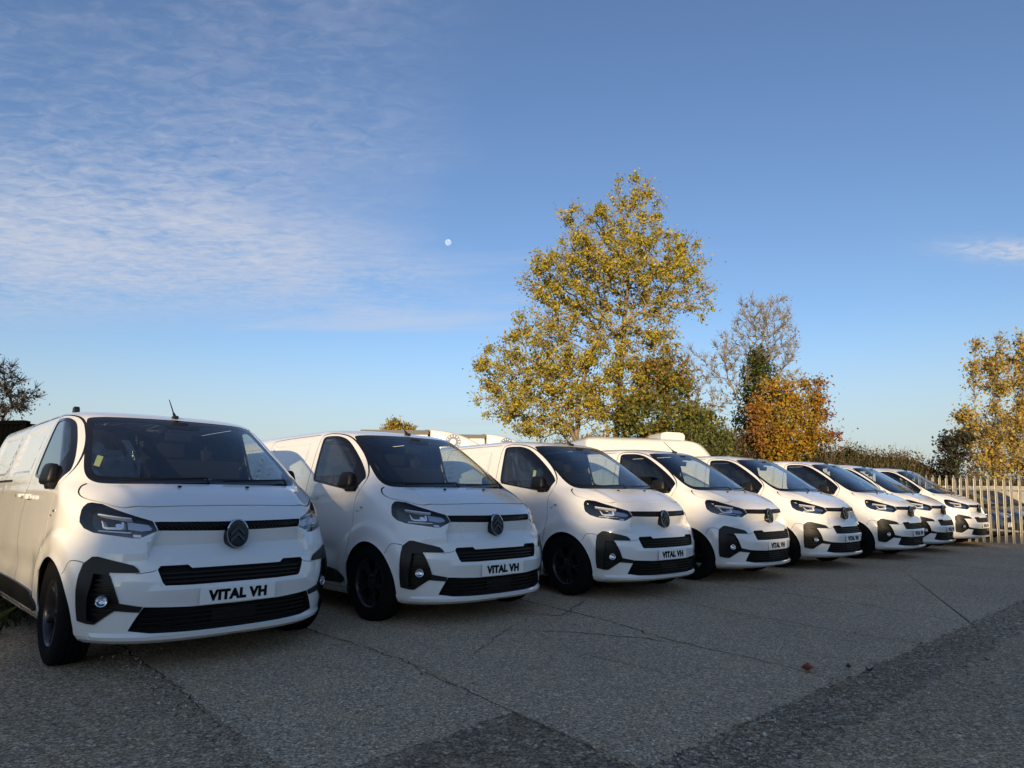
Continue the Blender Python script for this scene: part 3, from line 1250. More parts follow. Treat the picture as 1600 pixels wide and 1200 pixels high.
        ln.build('fog_lens', M['lamp_glass'], fo, True)
    # windscreen
    wso = L.obj('windscreen', is_('ws_glass'), M['windscreen_glass'], root, 0, -0.003)
    L.obj('screen_border', is_('ws'), M['frit'], wso, 0, -0.002, wall=-0.014)
    # grilles
    L.obj('grille_strip', is_('strip'), M['strip_mesh'], root, 0, -0.012, wall=0.0)
    g1 = L.obj('upper_grille', is_('ugrille'), M['under'], root, 0, -0.055, wall=0.0)
    for z0, z1 in ((.568, .578), (.596, .606), (.624, .634)):
        xe = np.interp((z0 + z1) / 2, [.548, .571, .655], [.455, .470, .500])
        V, F = L.patch(fx([(0, z0), (xe, z0), (xe, z1), (0, z1)]), -0.018, -0.050, 0, 0.05)
        mesh_obj('slat', V, F, M['slat_black'], g1)
    g2 = L.obj('lower_grille', is_('lgrille'), M['under'], root, 0, -0.060, wall=0.0)
    for z0, z1 in ((.283, .291), (.312, .320), (.341, .349), (.370, .378)):
        xe = np.interp((z0 + z1) / 2, [.277, .423], [.602, .545])
        V, F = L.patch(fx([(0, z0), (xe, z0), (xe, z1), (0, z1)]), -0.020, -0.055, 0, 0.05)
        mesh_obj('slat', V, F, M['slat_black'], g2)
    # radar block in the lower grille
    MB().box((0.0, 0.060, 0.335), (0.30, 0.03, 0.085), None, 0.006).build('sensor_panel', M['under'], root, True)
    # plate
    bz = 0.470
    tilt = Matrix.Rotation(0.03, 3, 'X')
    mb = MB().box((0, -0.010, bz), (0.52, 0.006, 0.111), tilt, 0.0025)
    pl = mb.build('number_plate', M['plate_white'], root)
    tm = text_mesh('VITAL VH', 0.088)
    tm.materials.append(M['ink'])
    to = bpy.data.objects.new('lettering', tm)
    COL.objects.link(to)
    to.parent = pl
    co = np.array([v.co[:] for v in tm.vertices])
    sx = 0.405 / (co[:, 0].max() - co[:, 0].min())
    sz = 0.072 / (co[:, 1].max() - co[:, 1].min())
    cz = 0.5 * (co[:, 1].max() + co[:, 1].min())
    for v in tm.vertices:
        p = tilt @ Vector((v.co.x * sx, -v.co.z - 0.0040, (v.co.y - cz) * sz))
        v.co = p + Vector((0, -0.010, bz))
    # tow-eye cover
    V, F = L.patch(fx([(.33, .50), (.39, .50), (.385, .435), (.325, .435)]), 0.0015, -0.003, -1, 0.03)
    mesh_obj('tow_eye_cover', V, F, W, root)
    # emblem
    ez, ed = 0.868, 0.082
    eb = MB()
    rt = Matrix.Rotation(-0.16, 3, 'X')

    def oval(rx, rz, y, n=40):
        return [(rx * math.cos(2 * PI * i / n), y, rz * math.sin(2 * PI * i / n)) for i in range(n)]

    def stack(rings, cap=True):
        n = 40
        vs = sum(rings, [])
        fs = []
        for j in range(len(rings) - 1):
            for i in range(n):
                fs.append([j * n + i, j * n + (i + 1) % n, (j + 1) * n + (i + 1) % n, (j + 1) * n + i])
        if cap:
            fs.append(list(range((len(rings) - 1) * n, len(rings) * n)))
        return [tuple(rt @ Vector(v) + Vector((0, ed, ez))) for v in vs], fs
    eb.add(*stack([oval(.080, .102, .10), oval(.080, .102, .0), oval(.078, .100, -.006), oval(.072, .094, -.004), oval(.05, .07, -.002)]))
    emb = eb.build('emblem', M['emblem_black'], root, True)
    rg_ = MB()
    rg_.add(*stack([oval(.0800, .1020, -.001), oval(.0785, .1003, -.0085), oval(.0735, .0955, -.0085), oval(.0720, .0940, -.002)], False))
    rg_.build('emblem_rim', M['dark_chrome'], emb, True)
    arc = MB()  # highlight along the rim's top, put in as a brighter strip
    m_ = 18
    av = []
    for i in range(m_ + 1):
        q_ = R(22) + R(136) * i / m_
        for k_, y_ in ((1.0, -.0080), (0.90, -.0105)):
            av.append(tuple(rt @ Vector((.0795 * k_ * math.cos(q_), y_, .1015 * k_ * math.sin(q_))) + Vector((0, ed, ez))))
    arc.add(av, [[2 * i, 2 * i + 1, 2 * i + 3, 2 * i + 2] for i in range(m_)])
    arc.build('emblem_glint', M['chrome'], emb)
    for k, zz in enumerate((0.034, -0.012)):
        hw = 0.050
        pr = [(-hw, zz - 0.028), (0, zz + 0.022), (hw, zz - 0.028), (hw, zz - 0.054), (0, zz - 0.004), (-hw, zz - 0.054)]
        vs = [(x, -.010, z) for x, z in pr] + [(x, -.001, z) for x, z in pr]
        vs[1] = (0, -.014, pr[1][1])
        vs[4] = (0, -.014, pr[4][1])
        fs = [[0, 1, 4, 5][::-1], [1, 2, 3, 4][::-1]] + [[i, (i + 1) % 6, 6 + (i + 1) % 6, 6 + i] for i in range(6)]
        MB().add([tuple(rt @ Vector(v) + Vector((0, ed, ez))) for v in vs], fs).build('chevron', M['dark_alloy'], emb)
    # washer jets, wipers, aerial
    for sx_ in (-1, 1):
        q = L.S(np.array(fx([(.255, 1.190)])))[0]
        MB().box((q[0] * sx_, q[1], q[2] + 0.008), (0.022, 0.03, 0.014), None, 0.005).build('washer_jet', M['black_plastic'], root, True)
    for (xa, xb) in ((-.62, -.02), (.10, .66)):
        mb = MB()
        prev = None
        for k in range(7):
            x = xa + (xb - xa) * k / 6
            q = L.S(np.array(fx([(abs(x), 1.232 + 0.022 * k / 6)])))[0]
            p = Vector((x, q[1] - 0.018, q[2] + 0.012))
            if prev is not None:
                mb.tube(prev, p, 0.007, 0.007, 6)
            prev = p
        q = L.S(np.array(fx([(abs(xb), 1.222)])))[0]
        mb.tube((xb, q[1] - 0.005, q[2]), prev, 0.012, 0.008, 6)
        mb.build('wiper', M['black_plastic'], root, True)
    q = L.S(np.array(fx([(0.0, 1.812)])))[0]
    mb = MB()
    mb.box((0, q[1], q[2] + 0.008), (0.045, 0.075, 0.03), None, 0.012)
    mb.tube((0, q[1], q[2] + 0.01), (0, q[1] + 0.05, q[2] + 0.05), 0.017, 0.010, 8)
    mb.tube((0, q[1] + 0.05, q[2] + 0.05), (0, q[1] + 0.20, q[2] + 0.19), 0.0065, 0.004, 6)
    mb.build('aerial', M['black_plastic'], root, True)
    # underside and wheel housings
    MB().box((0, 2.6, 0.36), (1.50, 4.3, 0.28)).build('underbody', M['under'], root)
    for (cd, cz) in (WHEEL_F, WHEEL_R):
        for sg in (-1, 1):
            mb = MB()
            n = 20
            vs, fs = [], []
            for k in range(n + 1):
                a = -0.5 + (PI + 1.0) * k / n
                for x in (0.945, 0.62):
                    xx = x if x < 0.9 else min(x, 0.93)
                    vs.append((sg * xx, cd + 0.385 * math.cos(a), cz + 0.385 * math.sin(a)))
            for k in range(n):
                fs.append([2 * k, 2 * k + 1, 2 * k + 3, 2 * k + 2])
            b = len(vs)
            vs.append((sg * 0.62, cd, cz))
            for k in range(n):
                fs.append([b, 2 * k + 1, 2 * k + 3])
            # trim the front outboard corner where the bumper tucks in
            vs2 = []
            for x, d, z in vs:
                lim = 0.955
                if d < 0.72 and abs(x) > 0.7:
                    uvq = L.fd([(max(d, .16), min(max(z, .18), 1.1))])
                    lim = float(L.S(np.array(uvq))[0][0]) - 0.012
                vs2.append((math.copysign(min(abs(x), lim), x), d, max(z, 0.2)))
            mb.add(vs2, fs)
            mb.build('wheel_housing', M['under'], root)
    for sg in (-1, 1):
        for (cd, cz) in (WHEEL_F, WHEEL_R):
            add_wheel(root, (sg * 0.832, cd, cz), sg)
    # cab interior
    cab = (L.cen[:, 1] < 2.14) & (L.cen[:, 2] > 0.80) & (L.cen[:, 2] < 1.86) & ~glassy & ~is_('hl', 'strip') & ~((L.cen[:, 1] < 0.95) & (L.cen[:, 2] < 1.20))
    L.obj('cab_lining', cab, M['liner'], root, 0, -0.03)
    mb = MB()
    mb.prism_x([(0.78, 1.10), (0.76, 1.195), (0.90, 1.212), (1.10, 1.205), (1.22, 1.16), (1.28, 1.05), (1.24, 0.80), (0.85, 0.75)], -0.80, 0.80)
    db = mb.build('dashboard', M['dash'], root)
    MB().box((-0.43, 1.08, 1.215), (0.36, 0.22, 0.06), None, 0.02).build('binnacle', M['dash'], db, True)
    # right-hand drive wheel
    mb = MB()
    n = 28
    tl = Matrix.Rotation(R(-62), 3, 'X')
    c0 = Vector((-0.43, 1.36, 1.10))
    ringv = [c0 + tl @ Vector((0.185 * math.cos(2 * PI * i / n), 0.185 * math.sin(2 * PI * i / n), 0)) for i in range(n)]
    for i in range(n):
        mb.tube(ringv[i], ringv[(i + 1) % n], 0.015, 0.015, 6, False)
    for a in (0, PI, -PI / 2):
        mb.tube(c0, c0 + tl @ Vector((0.18 * math.cos(a), 0.18 * math.sin(a), 0)), 0.022, 0.014, 6)
    mb.tube(c0, c0 + Vector((0, -0.20, -0.06)), 0.05, 0.05, 8)
    mb.build('steering_wheel', M['dash'], root, True)

    def seat(x, w):
        mb = MB()
        mb.box((x, 1.62, 0.80), (w, 0.50, 0.16), None, 0.05)
        mb.box((x, 1.93, 1.14), (w, 0.15, 0.66), Matrix.Rotation(-0.20, 3, 'X'), 0.055)
        s_ = mb.build('seat', M['seat_cloth'], root, True)
        for hx in ((x,) if w < 0.6 else (x - 0.22, x + 0.22)):
            h = MB().box((hx, 2.005, 1.555), (0.25, 0.09, 0.17), Matrix.Rotation(-0.15, 3, 'X'), 0.035)
            h.tube((hx - 0.05, 2.0, 1.5), (hx - 0.05, 1.98, 1.40), 0.006, 0.006, 6)
            h.tube((hx + 0.05, 2.0, 1.5), (hx + 0.05, 1.98, 1.40), 0.006, 0.006, 6)
            h.build('headrest', M['seat_cloth'], s_, True)
    seat(-0.45, 0.50)
    seat(0.33, 0.86)
    MB().box((0, 2.16, 1.22), (1.50, 0.03, 1.0)).build('bulkhead', M['liner'], root)
    MB().box((0, 1.6, 0.66), (1.6, 1.2, 0.10)).build('cab_floor', M['dash'], root)
    mb = MB()
    mb.box((0, 1.47, 1.635), (0.22, 0.03, 0.075), Matrix.Rotation(0.2, 3, 'X'), 0.012)
    mb.tube((0, 1.47, 1.64), (0, 1.48, 1.70), 0.012, 0.012, 6)
    mb.box((0, 1.50, 1.705), (0.13, 0.16, 0.05), Matrix.Rotation(-0.5, 3, 'X'), 0.012)
    mb.build('cab_mirror', M['dash'], root, True)
    # badge on the wing
    MB().box((-0.955, 1.02, 0.99), (0.004, 0.03, 0.012)).build('wing_badge', M['satin_silver'], root)
    return root, L


van0, VANL = build_van()
VAN_AT = [(-1.894, 4.732, 0.786, -0.012), (-0.082, 6.323, 0.766, -0.010), (1.863, 7.829, 0.714, 0.0), (3.687, 9.342, 0.748, 0.0),
          (5.554, 10.952, 0.716, 0.0), (7.615, 12.567, 0.717, 0.0), (9.265, 14.163, 0.747, 0.0), (11.301, 15.98, 0.729, 0.0)]
VAN_LABEL = [
    'white panel van nearest the camera at the left edge, its driver side sunlit',
    'white panel van second from the left, flank half in its neighbour\'s shadow',
    'white panel van third from the left, clear plastic over its driver seat',
    'white panel van fourth from the left, in front of the high-roofed van',
    'white panel van fifth from the left, below the bare ivy-clad tree',
    'white panel van sixth from the left, third counting from the fence end',
    'white panel van seventh from the left, mostly hidden by the vans beside it',
    'white panel van at the far right end of the row, beside the palisade fence']
VANS = []
for i, (x, y, yaw, dz) in enumerate(VAN_AT):
    v = van0 if i == 0 else copy_tree(van0)
    v.location = (x, y, dz)
    v.rotation_euler = (0, 0, yaw)
    for ch in v.children:
        if ch.name.startswith('wheel') and not ch.name.startswith('wheel_h'):
            if ch.location.y < 2:
                ch.rotation_euler.z += (0.0, 0.05, -0.03, 0.06, 0.0, -0.05, 0.03, 0.08)[i]
            ch.rotation_euler.x = (i * 1.37 + ch.location.y * 2.1 + ch.location.x) % 6.28
    tag(v, VAN_LABEL[i], 'van', 'white panel vans parked in a row')
    VANS.append(v)


def seat_cover(v):
    rng = random.Random(5)
    mb = MB()
    bm = bmesh.new()
    bmesh.ops.create_cube(bm, size=1)
    bmesh.ops.subdivide_edges(bm, edges=list(bm.edges), cuts=9, use_grid_fill=True)
    for q in bm.verts:
        k = 1.0 + rng.uniform(-0.05, 0.05)
        q.co = Vector((q.co.x * 0.56 * k, q.co.y * 0.24 * k, q.co.z * 0.95))
        q.co = Matrix.Rotation(-0.18, 3, 'X') @ q.co + Vector((-0.45, 1.93, 1.22))
    bm.verts.index_update()
    mb.add([q.co[:] for q in bm.verts], [[w.index for w in f.verts] for f in bm.faces])
    bm.free()
    o = mb.build('seat_cover', M['film'], v, False)
    MB().box((-0.52, 1.78, 1.42), (0.045, 0.004, 0.09), Matrix.Rotation(0.25, 3, 'Y')).build('seat_cover_label', M['yellow_label'], o)


seat_cover(VANS[0])
seat_cover(VANS[2])
# small black fin on the near van's roof edge
fin = MB().prism_x([(0, 0), (0.10, 0), (0.09, 0.075), (0.035, 0.085), (0.0, 0.06)], -0.02, 0.02).build('roof_fin', M['black_plastic'], VANS[0])
fin.location = (-0.60, 2.35, 1.850)


# ------------------------------------------------------------------ ground
def at(u, v, Y):
    """world point at forward distance Y that the photograph shows at pixel (u, v) of 1600x1200"""
    p = 0.1696
    a, b = (u - 800) / 1025.33, -(v - 600) / 1025.33
    dy = math.cos(p) - b * math.sin(p)
    dz = math.sin(p) + b * math.cos(p)
    t = Y / dy
    return Vector((a * t, Y, 1.121 + dz * t))


def sheet(name, pts, z, mat, kind='structure', parent=None):
    o = mesh_obj(name, [(x, y, z) for x, y in pts], [list(range(len(pts)))], mat, parent)
    if kind and not parent:
        o['kind'] = kind
    return o


sheet('ground', [(-2500, -2500), (2500, -2500), (2500, 2500), (-2500, 2500)], -0.060, M['earth'])
yard = sheet('yard', [(-7.5, -60), (60, -60), (60, 24.5), (-3.0, 24.5), (-7.0, 9.0), (-4.6, 6.1), (-4.9, 3.0)], -0.0045, M['coarse'])
ER = np.random.default_rng(7)
EA = np.array([.744, .668])
EB = np.array([-.668, .744])


def jag(pts, amp=0.018, step=0.09, seed=0):
    """broken edge: polyline with small irregular offsets"""
    r = np.random.default_rng(seed)
    p = dense(pts, step, False)
    out = []
    k = 0.0
    for i, q in enumerate(p):
        k = 0.6 * k + r.normal() * amp
        j = k if 0 < i < len(p) - 1 else 0
        t = np.array(p[min(i + 1, len(p) - 1)]) - np.array(p[max(i - 1, 0)])
        n = np.array([-t[1], t[0]]) / (np.linalg.norm(t) + 1e-9)
        out.append(np.array(q) + n * j)
    return out


def slab(name, outline, top, mat, parent, bot=-0.03):
    n = len(outline)
    mb_v = [(x, y, top) for x, y in outline] + [(x, y, bot) for x, y in outline]
    a = 0.5 * sum(outline[i][0] * outline[(i + 1) % n][1] - outline[(i + 1) % n][0] * outline[i][1] for i in range(n))
    fs = [list(range(n)) if a > 0 else list(range(n))[::-1]]
    for i in range(n):
        j = (i + 1) % n
        fs.append([i, i + n, j + n, j] if a > 0 else [j, j + n, i + n, i])
    return mesh_obj(name, mb_v, fs, mat, parent)


E0 = np.array([.57, 3.0])


def ab(p):
    d = np.array(p) - E0
    return np.array([d @ EA, d @ EB])


def wl_(a, b):
    return E0 + EA * a + EB * b


# joints running back from the front edge of the concrete, nearest first (traced on the ground)
def extend(j, b_end, b_start=None):
    j = [np.array(q, float) for q in j]
    t = j[-1] - j[-2]
    t /= np.linalg.norm(t)
    k = (b_end - ab(j[-1])[1]) / (t @ EB)
    j.append(j[-1] + t * k)
    if b_start is not None:
        t = j[0] - j[1]
        t /= np.linalg.norm(t)
        k = (b_start - ab(j[0])[1]) / (t @ EB)
        j.insert(0, j[0] + t * k)
    return j


BE = 9.0
J = [extend([(-1.25, 3.3), (-1.62, 3.72), (-2.12, 4.29), (-2.77, 5.0)], BE, -2.4),
     extend([(.10, 3.60), (-.39, 4.28), (-.77, 4.83), (-1.44, 5.56)], BE, -0.0),
     extend([(2.02, 4.34), (1.77, 4.78), (1.45, 5.21), (1.13, 5.75), (.89, 6.29), (.60, 6.75)], BE, -0.0),
     extend([(3.20, 5.34), (2.91, 5.69), (2.59, 6.17), (2.11, 6.92), (1.73, 7.65)], BE, -0.0),
     extend([(4.16, 6.2), (3.74, 7.25), (3.13, 8.32)], BE, -0.0),
     extend([(7.8, 10.32), (7.19, 12.04)], BE, -0.0)]
for a_ in (13.5, 17.5, 22.0):
    J.append([wl_(a_, 0), wl_(a_ - 0.4, BE)])
JJ = [jag(j, 0.006, 0.07, 10 + i) for i, j in enumerate(J)]
GAP = 0.005


def shift(p, a):
    return [np.array(q) + EA * a for q in p]


# first slab stops short, its near edge set back from the others
b_wedge = ab((-.29, 3.27))[1]


def from_b(p, b0):
    return [q for q in p if ab(q)[1] >= b0]


for i in range(len(JJ) - 1):
    Lf = shift(JJ[i], GAP)
    Rt = shift(JJ[i + 1], -GAP)
    if i == 0:
        Lf = from_b(Lf, b_wedge - 0.02)
        Rt = from_b(Rt, b_wedge + 0.10)
    front = jag([Lf[0], Rt[0]], 0.010, 0.05, 40 + i)
    out = front + Rt[1:] + Lf[1:][::-1]
    out = [np.array(q) for q in out]
    slab('concrete_slab', out, 0.0 if i != 0 else -0.002, M['concrete'], yard)
# older tarmac: left of the concrete and beyond the rough strip
lt = [np.array(wl_(ab(q)[0] + 0.10, ab(q)[1])) for q in J[0]]
out = lt + [np.array((-8.2, 11.0)), np.array((-7.3, 9.0)), np.array((-5.5, 7.2))] + list(jag([(-4.6, 6.05), (-4.0, 5.45), (-4.6, 4.4), (-5.2, 3.0), (-5.5, 1.0)], 0.05, 0.15, 5)) + [np.array((-5.5, -4.0)), np.array((1.5, -4.0))]
slab('tarmac_patch', [q for q in out], -0.003, M['old_tarmac'], yard)
bd = jag([(-.9, 1.3), (1.18, 3.04), (1.53, 3.37), (1.94, 3.75), (2.78, 4.46), (4.41, 5.91), (7.0, 8.2), (14.0, 14.5)], 0.022, 0.06, 71)
slab('tarmac_patch', bd + [np.array((60, 12.0)), np.array((60, -40.0)), np.array((-.9, -40.0))], -0.002, M['old_tarmac'], yard)
# wandering cracks
def crack(pts, w, seed, z=0.0035):
    p = jag(pts, 0.010, 0.05, seed)
    r = np.random.default_rng(seed)
    pa = np.array(p)
    t = np.gradient(pa, axis=0)
    t /= np.linalg.norm(t, axis=1)[:, None]
    n = np.stack([-t[:, 1], t[:, 0]], 1)
    ww = w * (0.35 + r.random(len(pa))) * np.sin(np.linspace(0.25, PI - 0.05, len(pa)))
    a_, b_ = pa + n * ww[:, None], pa - n * ww[:, None]
    m = len(pa)
    vs = [(x, y, z) for x, y in a_] + [(x, y, z) for x, y in b_]
    mesh_obj('crack', vs, [[i, i + 1, m + i + 1, m + i] for i in range(m - 1)], M['crack'], yard)


for i_, j_ in enumerate(J[:6]):
    crack([q for q in j_ if ab(q)[1] > -0.3] if i_ else [q for q in j_ if ab(q)[1] > b_wedge], (0.006, 0.004, 0.007, 0.004, 0.006, 0.006)[i_], 90 + i_, 0.0025)
crack([(.01, 5.84), (.54, 5.76), (1.13, 5.51), (1.45, 5.21)], 0.007, 1)
crack([(.01, 6.70), (.46, 6.53), (.62, 6.72)], 0.009, 2)
crack([(.46, 6.53), (.87, 7.63)], 0.007, 3)
crack([(2.6, 5.9), (2.2, 6.6), (1.7, 7.2)], 0.004, 6)
crack([(1.2, 4.3), (.6, 4.9), (.1, 5.2)], 0.003, 7)
crack([(4.9, 7.2), (4.5, 8.0), (4.4, 9.1)], 0.004, 8)
crack([(-.3, 4.9), (-.1, 5.6), (.1, 6.3)], 0.003, 9)
# gravel margin under the fence
gx = [(11.6, 18.4), (12.9, 17.3), (13.6, 16.3), (15.0, 14.6), (17, 12.4), (30, 14), (34, 24.4), (14, 24.4)]
sheet('gravel_margin', [tuple(q) for q in jag(gx[:5], 0.06, 0.15, 9)] + gx[5:], 0.004, M['gravel'])


# ------------------------------------------------------------------ foliage builders
def leaf_cloud(name, C, size, cols, rng, parent, mat='leaf', flat=0.0, aspect=0.6):
    """one folded leaf (two triangles) at every point of C"""
    n = len(C)
    d = rng.normal(size=(n, 3))
    d[:, 2] *= (1 - flat)
    d[:, 2] -= 0.25
    d /= np.linalg.norm(d, axis=1)[:, None]
    t = rng.normal(size=(n, 3))
    t = np.cross(d, t)
    t /= np.linalg.norm(t, axis=1)[:, None] + 1e-9
    nn = np.cross(d, t)
    s = size * rng.uniform(0.6, 1.35, n)[:, None]
    a = C - d * s * 0.5
    b = C + t * s * aspect * 0.5 + nn * s * 0.10
    c = C + d * s * 0.5
    e = C - t * s * aspect * 0.5 + nn * s * 0.10
    V = np.stack([a, b, c, e], 1).reshape(-1, 3)
    i = np.arange(n)[:, None] * 4
    F = np.concatenate([i + [0, 1, 2], i + [0, 2, 3]], 0)
    cc = np.repeat(cols, 4, axis=0)
    cc = np.concatenate([cc, np.ones((len(cc), 1))], 1)
    return fast_mesh(name, V, F, M[mat], parent, cc)


def palette(rng, n, cols, w=None, jitter=0.18):
    cols = np.array(cols)
    k = rng.choice(len(cols), n, p=w)
    c = cols[k] * rng.uniform(1 - jitter, 1 + jitter, (n, 1)) * rng.uniform(0.93, 1.07, (n, 3))
    return np.clip(c, 0, 1)


def tubes(P0, P1, R0, R1, n=5):
    ax = P1 - P0
    ax = ax / (np.linalg.norm(ax, axis=1)[:, None] + 1e-9)
    h = np.where(np.abs(ax[:, 2:3]) < 0.9, np.array([[0, 0, 1.0]]), np.array([[1.0, 0, 0]]))
    a = np.cross(ax, h)
    a /= np.linalg.norm(a, axis=1)[:, None] + 1e-9
    b = np.cross(ax, a)
    q = 2 * PI * np.arange(n) / n
    ring = a[:, None, :] * np.cos(q)[None, :, None] + b[:, None, :] * np.sin(q)[None, :, None]
    V0 = P0[:, None, :] + ring * R0[:, None, None]
    V1 = P1[:, None, :] + ring * R1[:, None, None]
    V = np.concatenate([V0, V1], 1).reshape(-1, 3)
    i = (np.arange(len(P0)) * 2 * n)[:, None, None]
    k = np.arange(n)
    f = np.stack([k, (k + 1) % n, n + (k + 1) % n, n + k], 1)[None]
    return V, (i + f).reshape(-1, 4)


def colonize(rng, att, trunk, step=0.35, infl=3.0, kill=0.55, maxit=140, up=0.12, wob=0.25):
    """space colonisation: trunk is a list of starting polylines"""
    nodes, par = [], []
    for line in trunk:
        prev = -1
        p = dense([np.array(q, float) for q in line], step, False)
        for q in p:
            q = np.array(q) + (rng.normal(size=3) * 0.03 if prev >= 0 else 0)
            nodes.append(q)
            par.append(prev)
            prev = len(nodes) - 1
    nodes = [np.array(q) for q in nodes]
    att = np.array(att)
    near = np.full(len(att), -1)
    nd = np.full(len(att), 1e9)

    def upd(start):
        nonlocal near, nd
        N = np.array(nodes[start:])
        for k in range(0, len(N), 200):
            D = np.linalg.norm(att[:, None, :] - N[None, k:k + 200], axis=2)
            j = D.argmin(1)
            m = D[np.arange(len(att)), j]
            b = m < nd
            nd[b] = m[b]
            near[b] = j[b] + start + k
    upd(0)
    for it in range(maxit):
        alive = nd > kill
        att, near, nd = att[alive], near[alive], nd[alive]
        if len(att) == 0:
            break
        use = nd < infl
        if not use.any():
            use = nd <= nd.min() + 0.5
        ids = near[use]
        dirs = att[use] - np.array(nodes)[ids]
        dirs /= np.linalg.norm(dirs, axis=1)[:, None]
        uq, inv = np.unique(ids, return_inverse=True)
        sm = np.zeros((len(uq), 3))
        np.add.at(sm, inv, dirs)
        sm /= np.linalg.norm(sm, axis=1)[:, None] + 1e-9
        sm += rng.normal(size=sm.shape) * wob
        sm[:, 2] += up
        sm /= np.linalg.norm(sm, axis=1)[:, None] + 1e-9
        st = len(nodes)
        for u_, d_ in zip(uq, sm):
            nodes.append(nodes[u_] + d_ * step)
            par.append(int(u_))
        upd(st)
    nodes = np.array(nodes)
    par = np.array(par)
    return nodes, par


def limb_radii(nodes, par, tip=0.008, e=2.3):
    n = len(nodes)
    s = np.zeros(n)
    for i in range(n - 1, -1, -1):
        if s[i] == 0:
            s[i] = tip ** e
        if par[i] >= 0:
            s[par[i]] += s[i]
    return s ** (1 / e)


def ell(rng, n, c, r):
    p = rng.normal(size=(n, 3))
    p /= np.linalg.norm(p, axis=1)[:, None]
    p *= rng.random((n, 1)) ** (1 / 2.4)
    return np.array(c) + p * np.array(r)


def tree(name, label, base, crown, trunk, n_att, leaves, lsize, cols, weights, seed, bark_='bark', step=0.35, tip=0.008, spread=0.30,
         cat='tree', group=None, rmin=0.03, kill=0.55, up=0.12, extra_twigs=0, colfun=None, wob=0.25, clump=0.8):
    rng = np.random.default_rng(seed)
    root = empty(name, base)
    tag(root, label, cat, group)
    b = np.array(base)
    att = []
    vol = np.array([r[0] * r[1] * r[2] for c, r in crown])
    for (c, r), k in zip(crown, vol / vol.sum()):
        att.append(ell(rng, max(10, int(n_att * k)), c, r))
    att = np.concatenate(att)
    nodes, par = colonize(rng, att, trunk, step, step * 9, kill, 160, up, wob)
    rad = limb_radii(nodes, par, tip)
    m = par >= 0
    P0, P1 = nodes[par[m]], nodes[m]
    r0, r1 = rad[par[m]], rad[m]
    r0 = np.minimum(r0, r1 * 1.6)
    # small twigs off the thin limbs
    if extra_twigs:
        thin = np.where((rad < 0.03) & (par >= 0))[0]
        k = rng.choice(thin, extra_twigs)
        d = nodes[k] - nodes[par[k]]
        d /= np.linalg.norm(d, axis=1)[:, None] + 1e-9
        d = d + rng.normal(size=d.shape) * 0.55
        d[:, 2] += up * 2
        d /= np.linalg.norm(d, axis=1)[:, None]
        e = nodes[k] + d * rng.uniform(0.3, 1.0, (len(k), 1)) * step * 1.6
        P0 = np.concatenate([P0, nodes[k]])
        P1 = np.concatenate([P1, e])
        r0 = np.concatenate([r0, np.full(len(k), tip * 0.9)])
        r1 = np.concatenate([r1, np.full(len(k), tip * 0.45)])
    V, F = tubes(P0 - b, P1 - b, r0, r1, 5)
    fast_mesh('trunk', V, F, M[bark_], root, smooth=True)
    if leaves:
        thin = np.where(rad < rmin)[0]
        # clumps: some twigs carry many leaves, some few
        wgt = rng.gamma(clump, 1.0, len(thin)) + 0.04
        k = rng.choice(thin, leaves, p=wgt / wgt.sum())
        C = nodes[k] + rng.normal(size=(leaves, 3)) * spread * rng.uniform(0.3, 1, (leaves, 1))
        col = palette(rng, leaves, cols, weights)
        if colfun is not None:
            col = colfun(C, col, rng)
        leaf_cloud('crown', C - b, lsize, col, rng, root)
    return root, nodes, rad


def px_ell(u, v, ru, rv, Y, ry=None, dy=0.0):
    c = at(u, v, Y + dy)
    k = Y / 1025.33 * 1.02
    return (tuple(c), (ru * k, ry if ry else ru * k * 0.8, rv * k))


# the big golden tree behind the row
TY = 28.0
g0 = at(905, 780, TY)
g0 = (g0.x, TY, -0.05)
crown = [px_ell(988, 308, 34, 52, TY), px_ell(1000, 340, 45, 40, TY), px_ell(960, 380, 80, 75, TY), px_ell(925, 435, 120, 62, TY), px_ell(1045, 425, 72, 70, TY), px_ell(1075, 470, 50, 30, TY),
         px_ell(850, 440, 52, 38, TY), px_ell(905, 520, 85, 60, TY), px_ell(835, 580, 100, 62, TY), px_ell(790, 610, 60, 45, TY), px_ell(930, 610, 100, 75, TY),
         px_ell(1010, 600, 60, 60, TY), px_ell(850, 650, 95, 42, TY), px_ell(890, 345, 22, 45, TY), px_ell(1010, 500, 60, 40, TY), px_ell(845, 515, 55, 45, TY), px_ell(1000, 545, 70, 45, TY)]
tr_ = [[g0, at(900, 700, TY), at(905, 620, TY), at(925, 540, TY), at(945, 480, TY)],
       [(g0[0] + .9, TY + .6, -0.05), at(962, 690, TY + .6), at(970, 600, TY + .6), at(975, 520, TY + .5), at(980, 440, TY + .3)],
       [at(902, 690, TY), at(870, 640, TY - .5), at(850, 590, TY - .8)],
       [at(925, 545, TY), at(985, 500, TY - .4), at(1035, 460, TY - .6)]]


def big_col(C, col, rng):
    # greener inside and low on the right, more amber on the outside left
    h = (C[:, 2] - 3) / 12
    k = np.clip(rng.normal(0.0, 0.5, len(C)) + 0.3 - 0.4 * h, 0, 1)[:, None]
    return col * (1 - 0.25 * k) + np.array([0.42, 0.24, 0.02]) * 0.25 * k


tree('golden_tree', 'tallest tree, its broad open crown of golden yellow leaves behind the vans', g0, crown, tr_, 4300, 54000, 0.130,
     [(.50, .39, .05), (.40, .35, .05), (.28, .28, .04), (.55, .43, .09), (.17, .20, .04)], [.30, .27, .20, .13, .10], 11, 'bark', 0.33, 0.0130, 0.21,
     extra_twigs=2500, colfun=big_col, kill=0.42, clump=0.5)

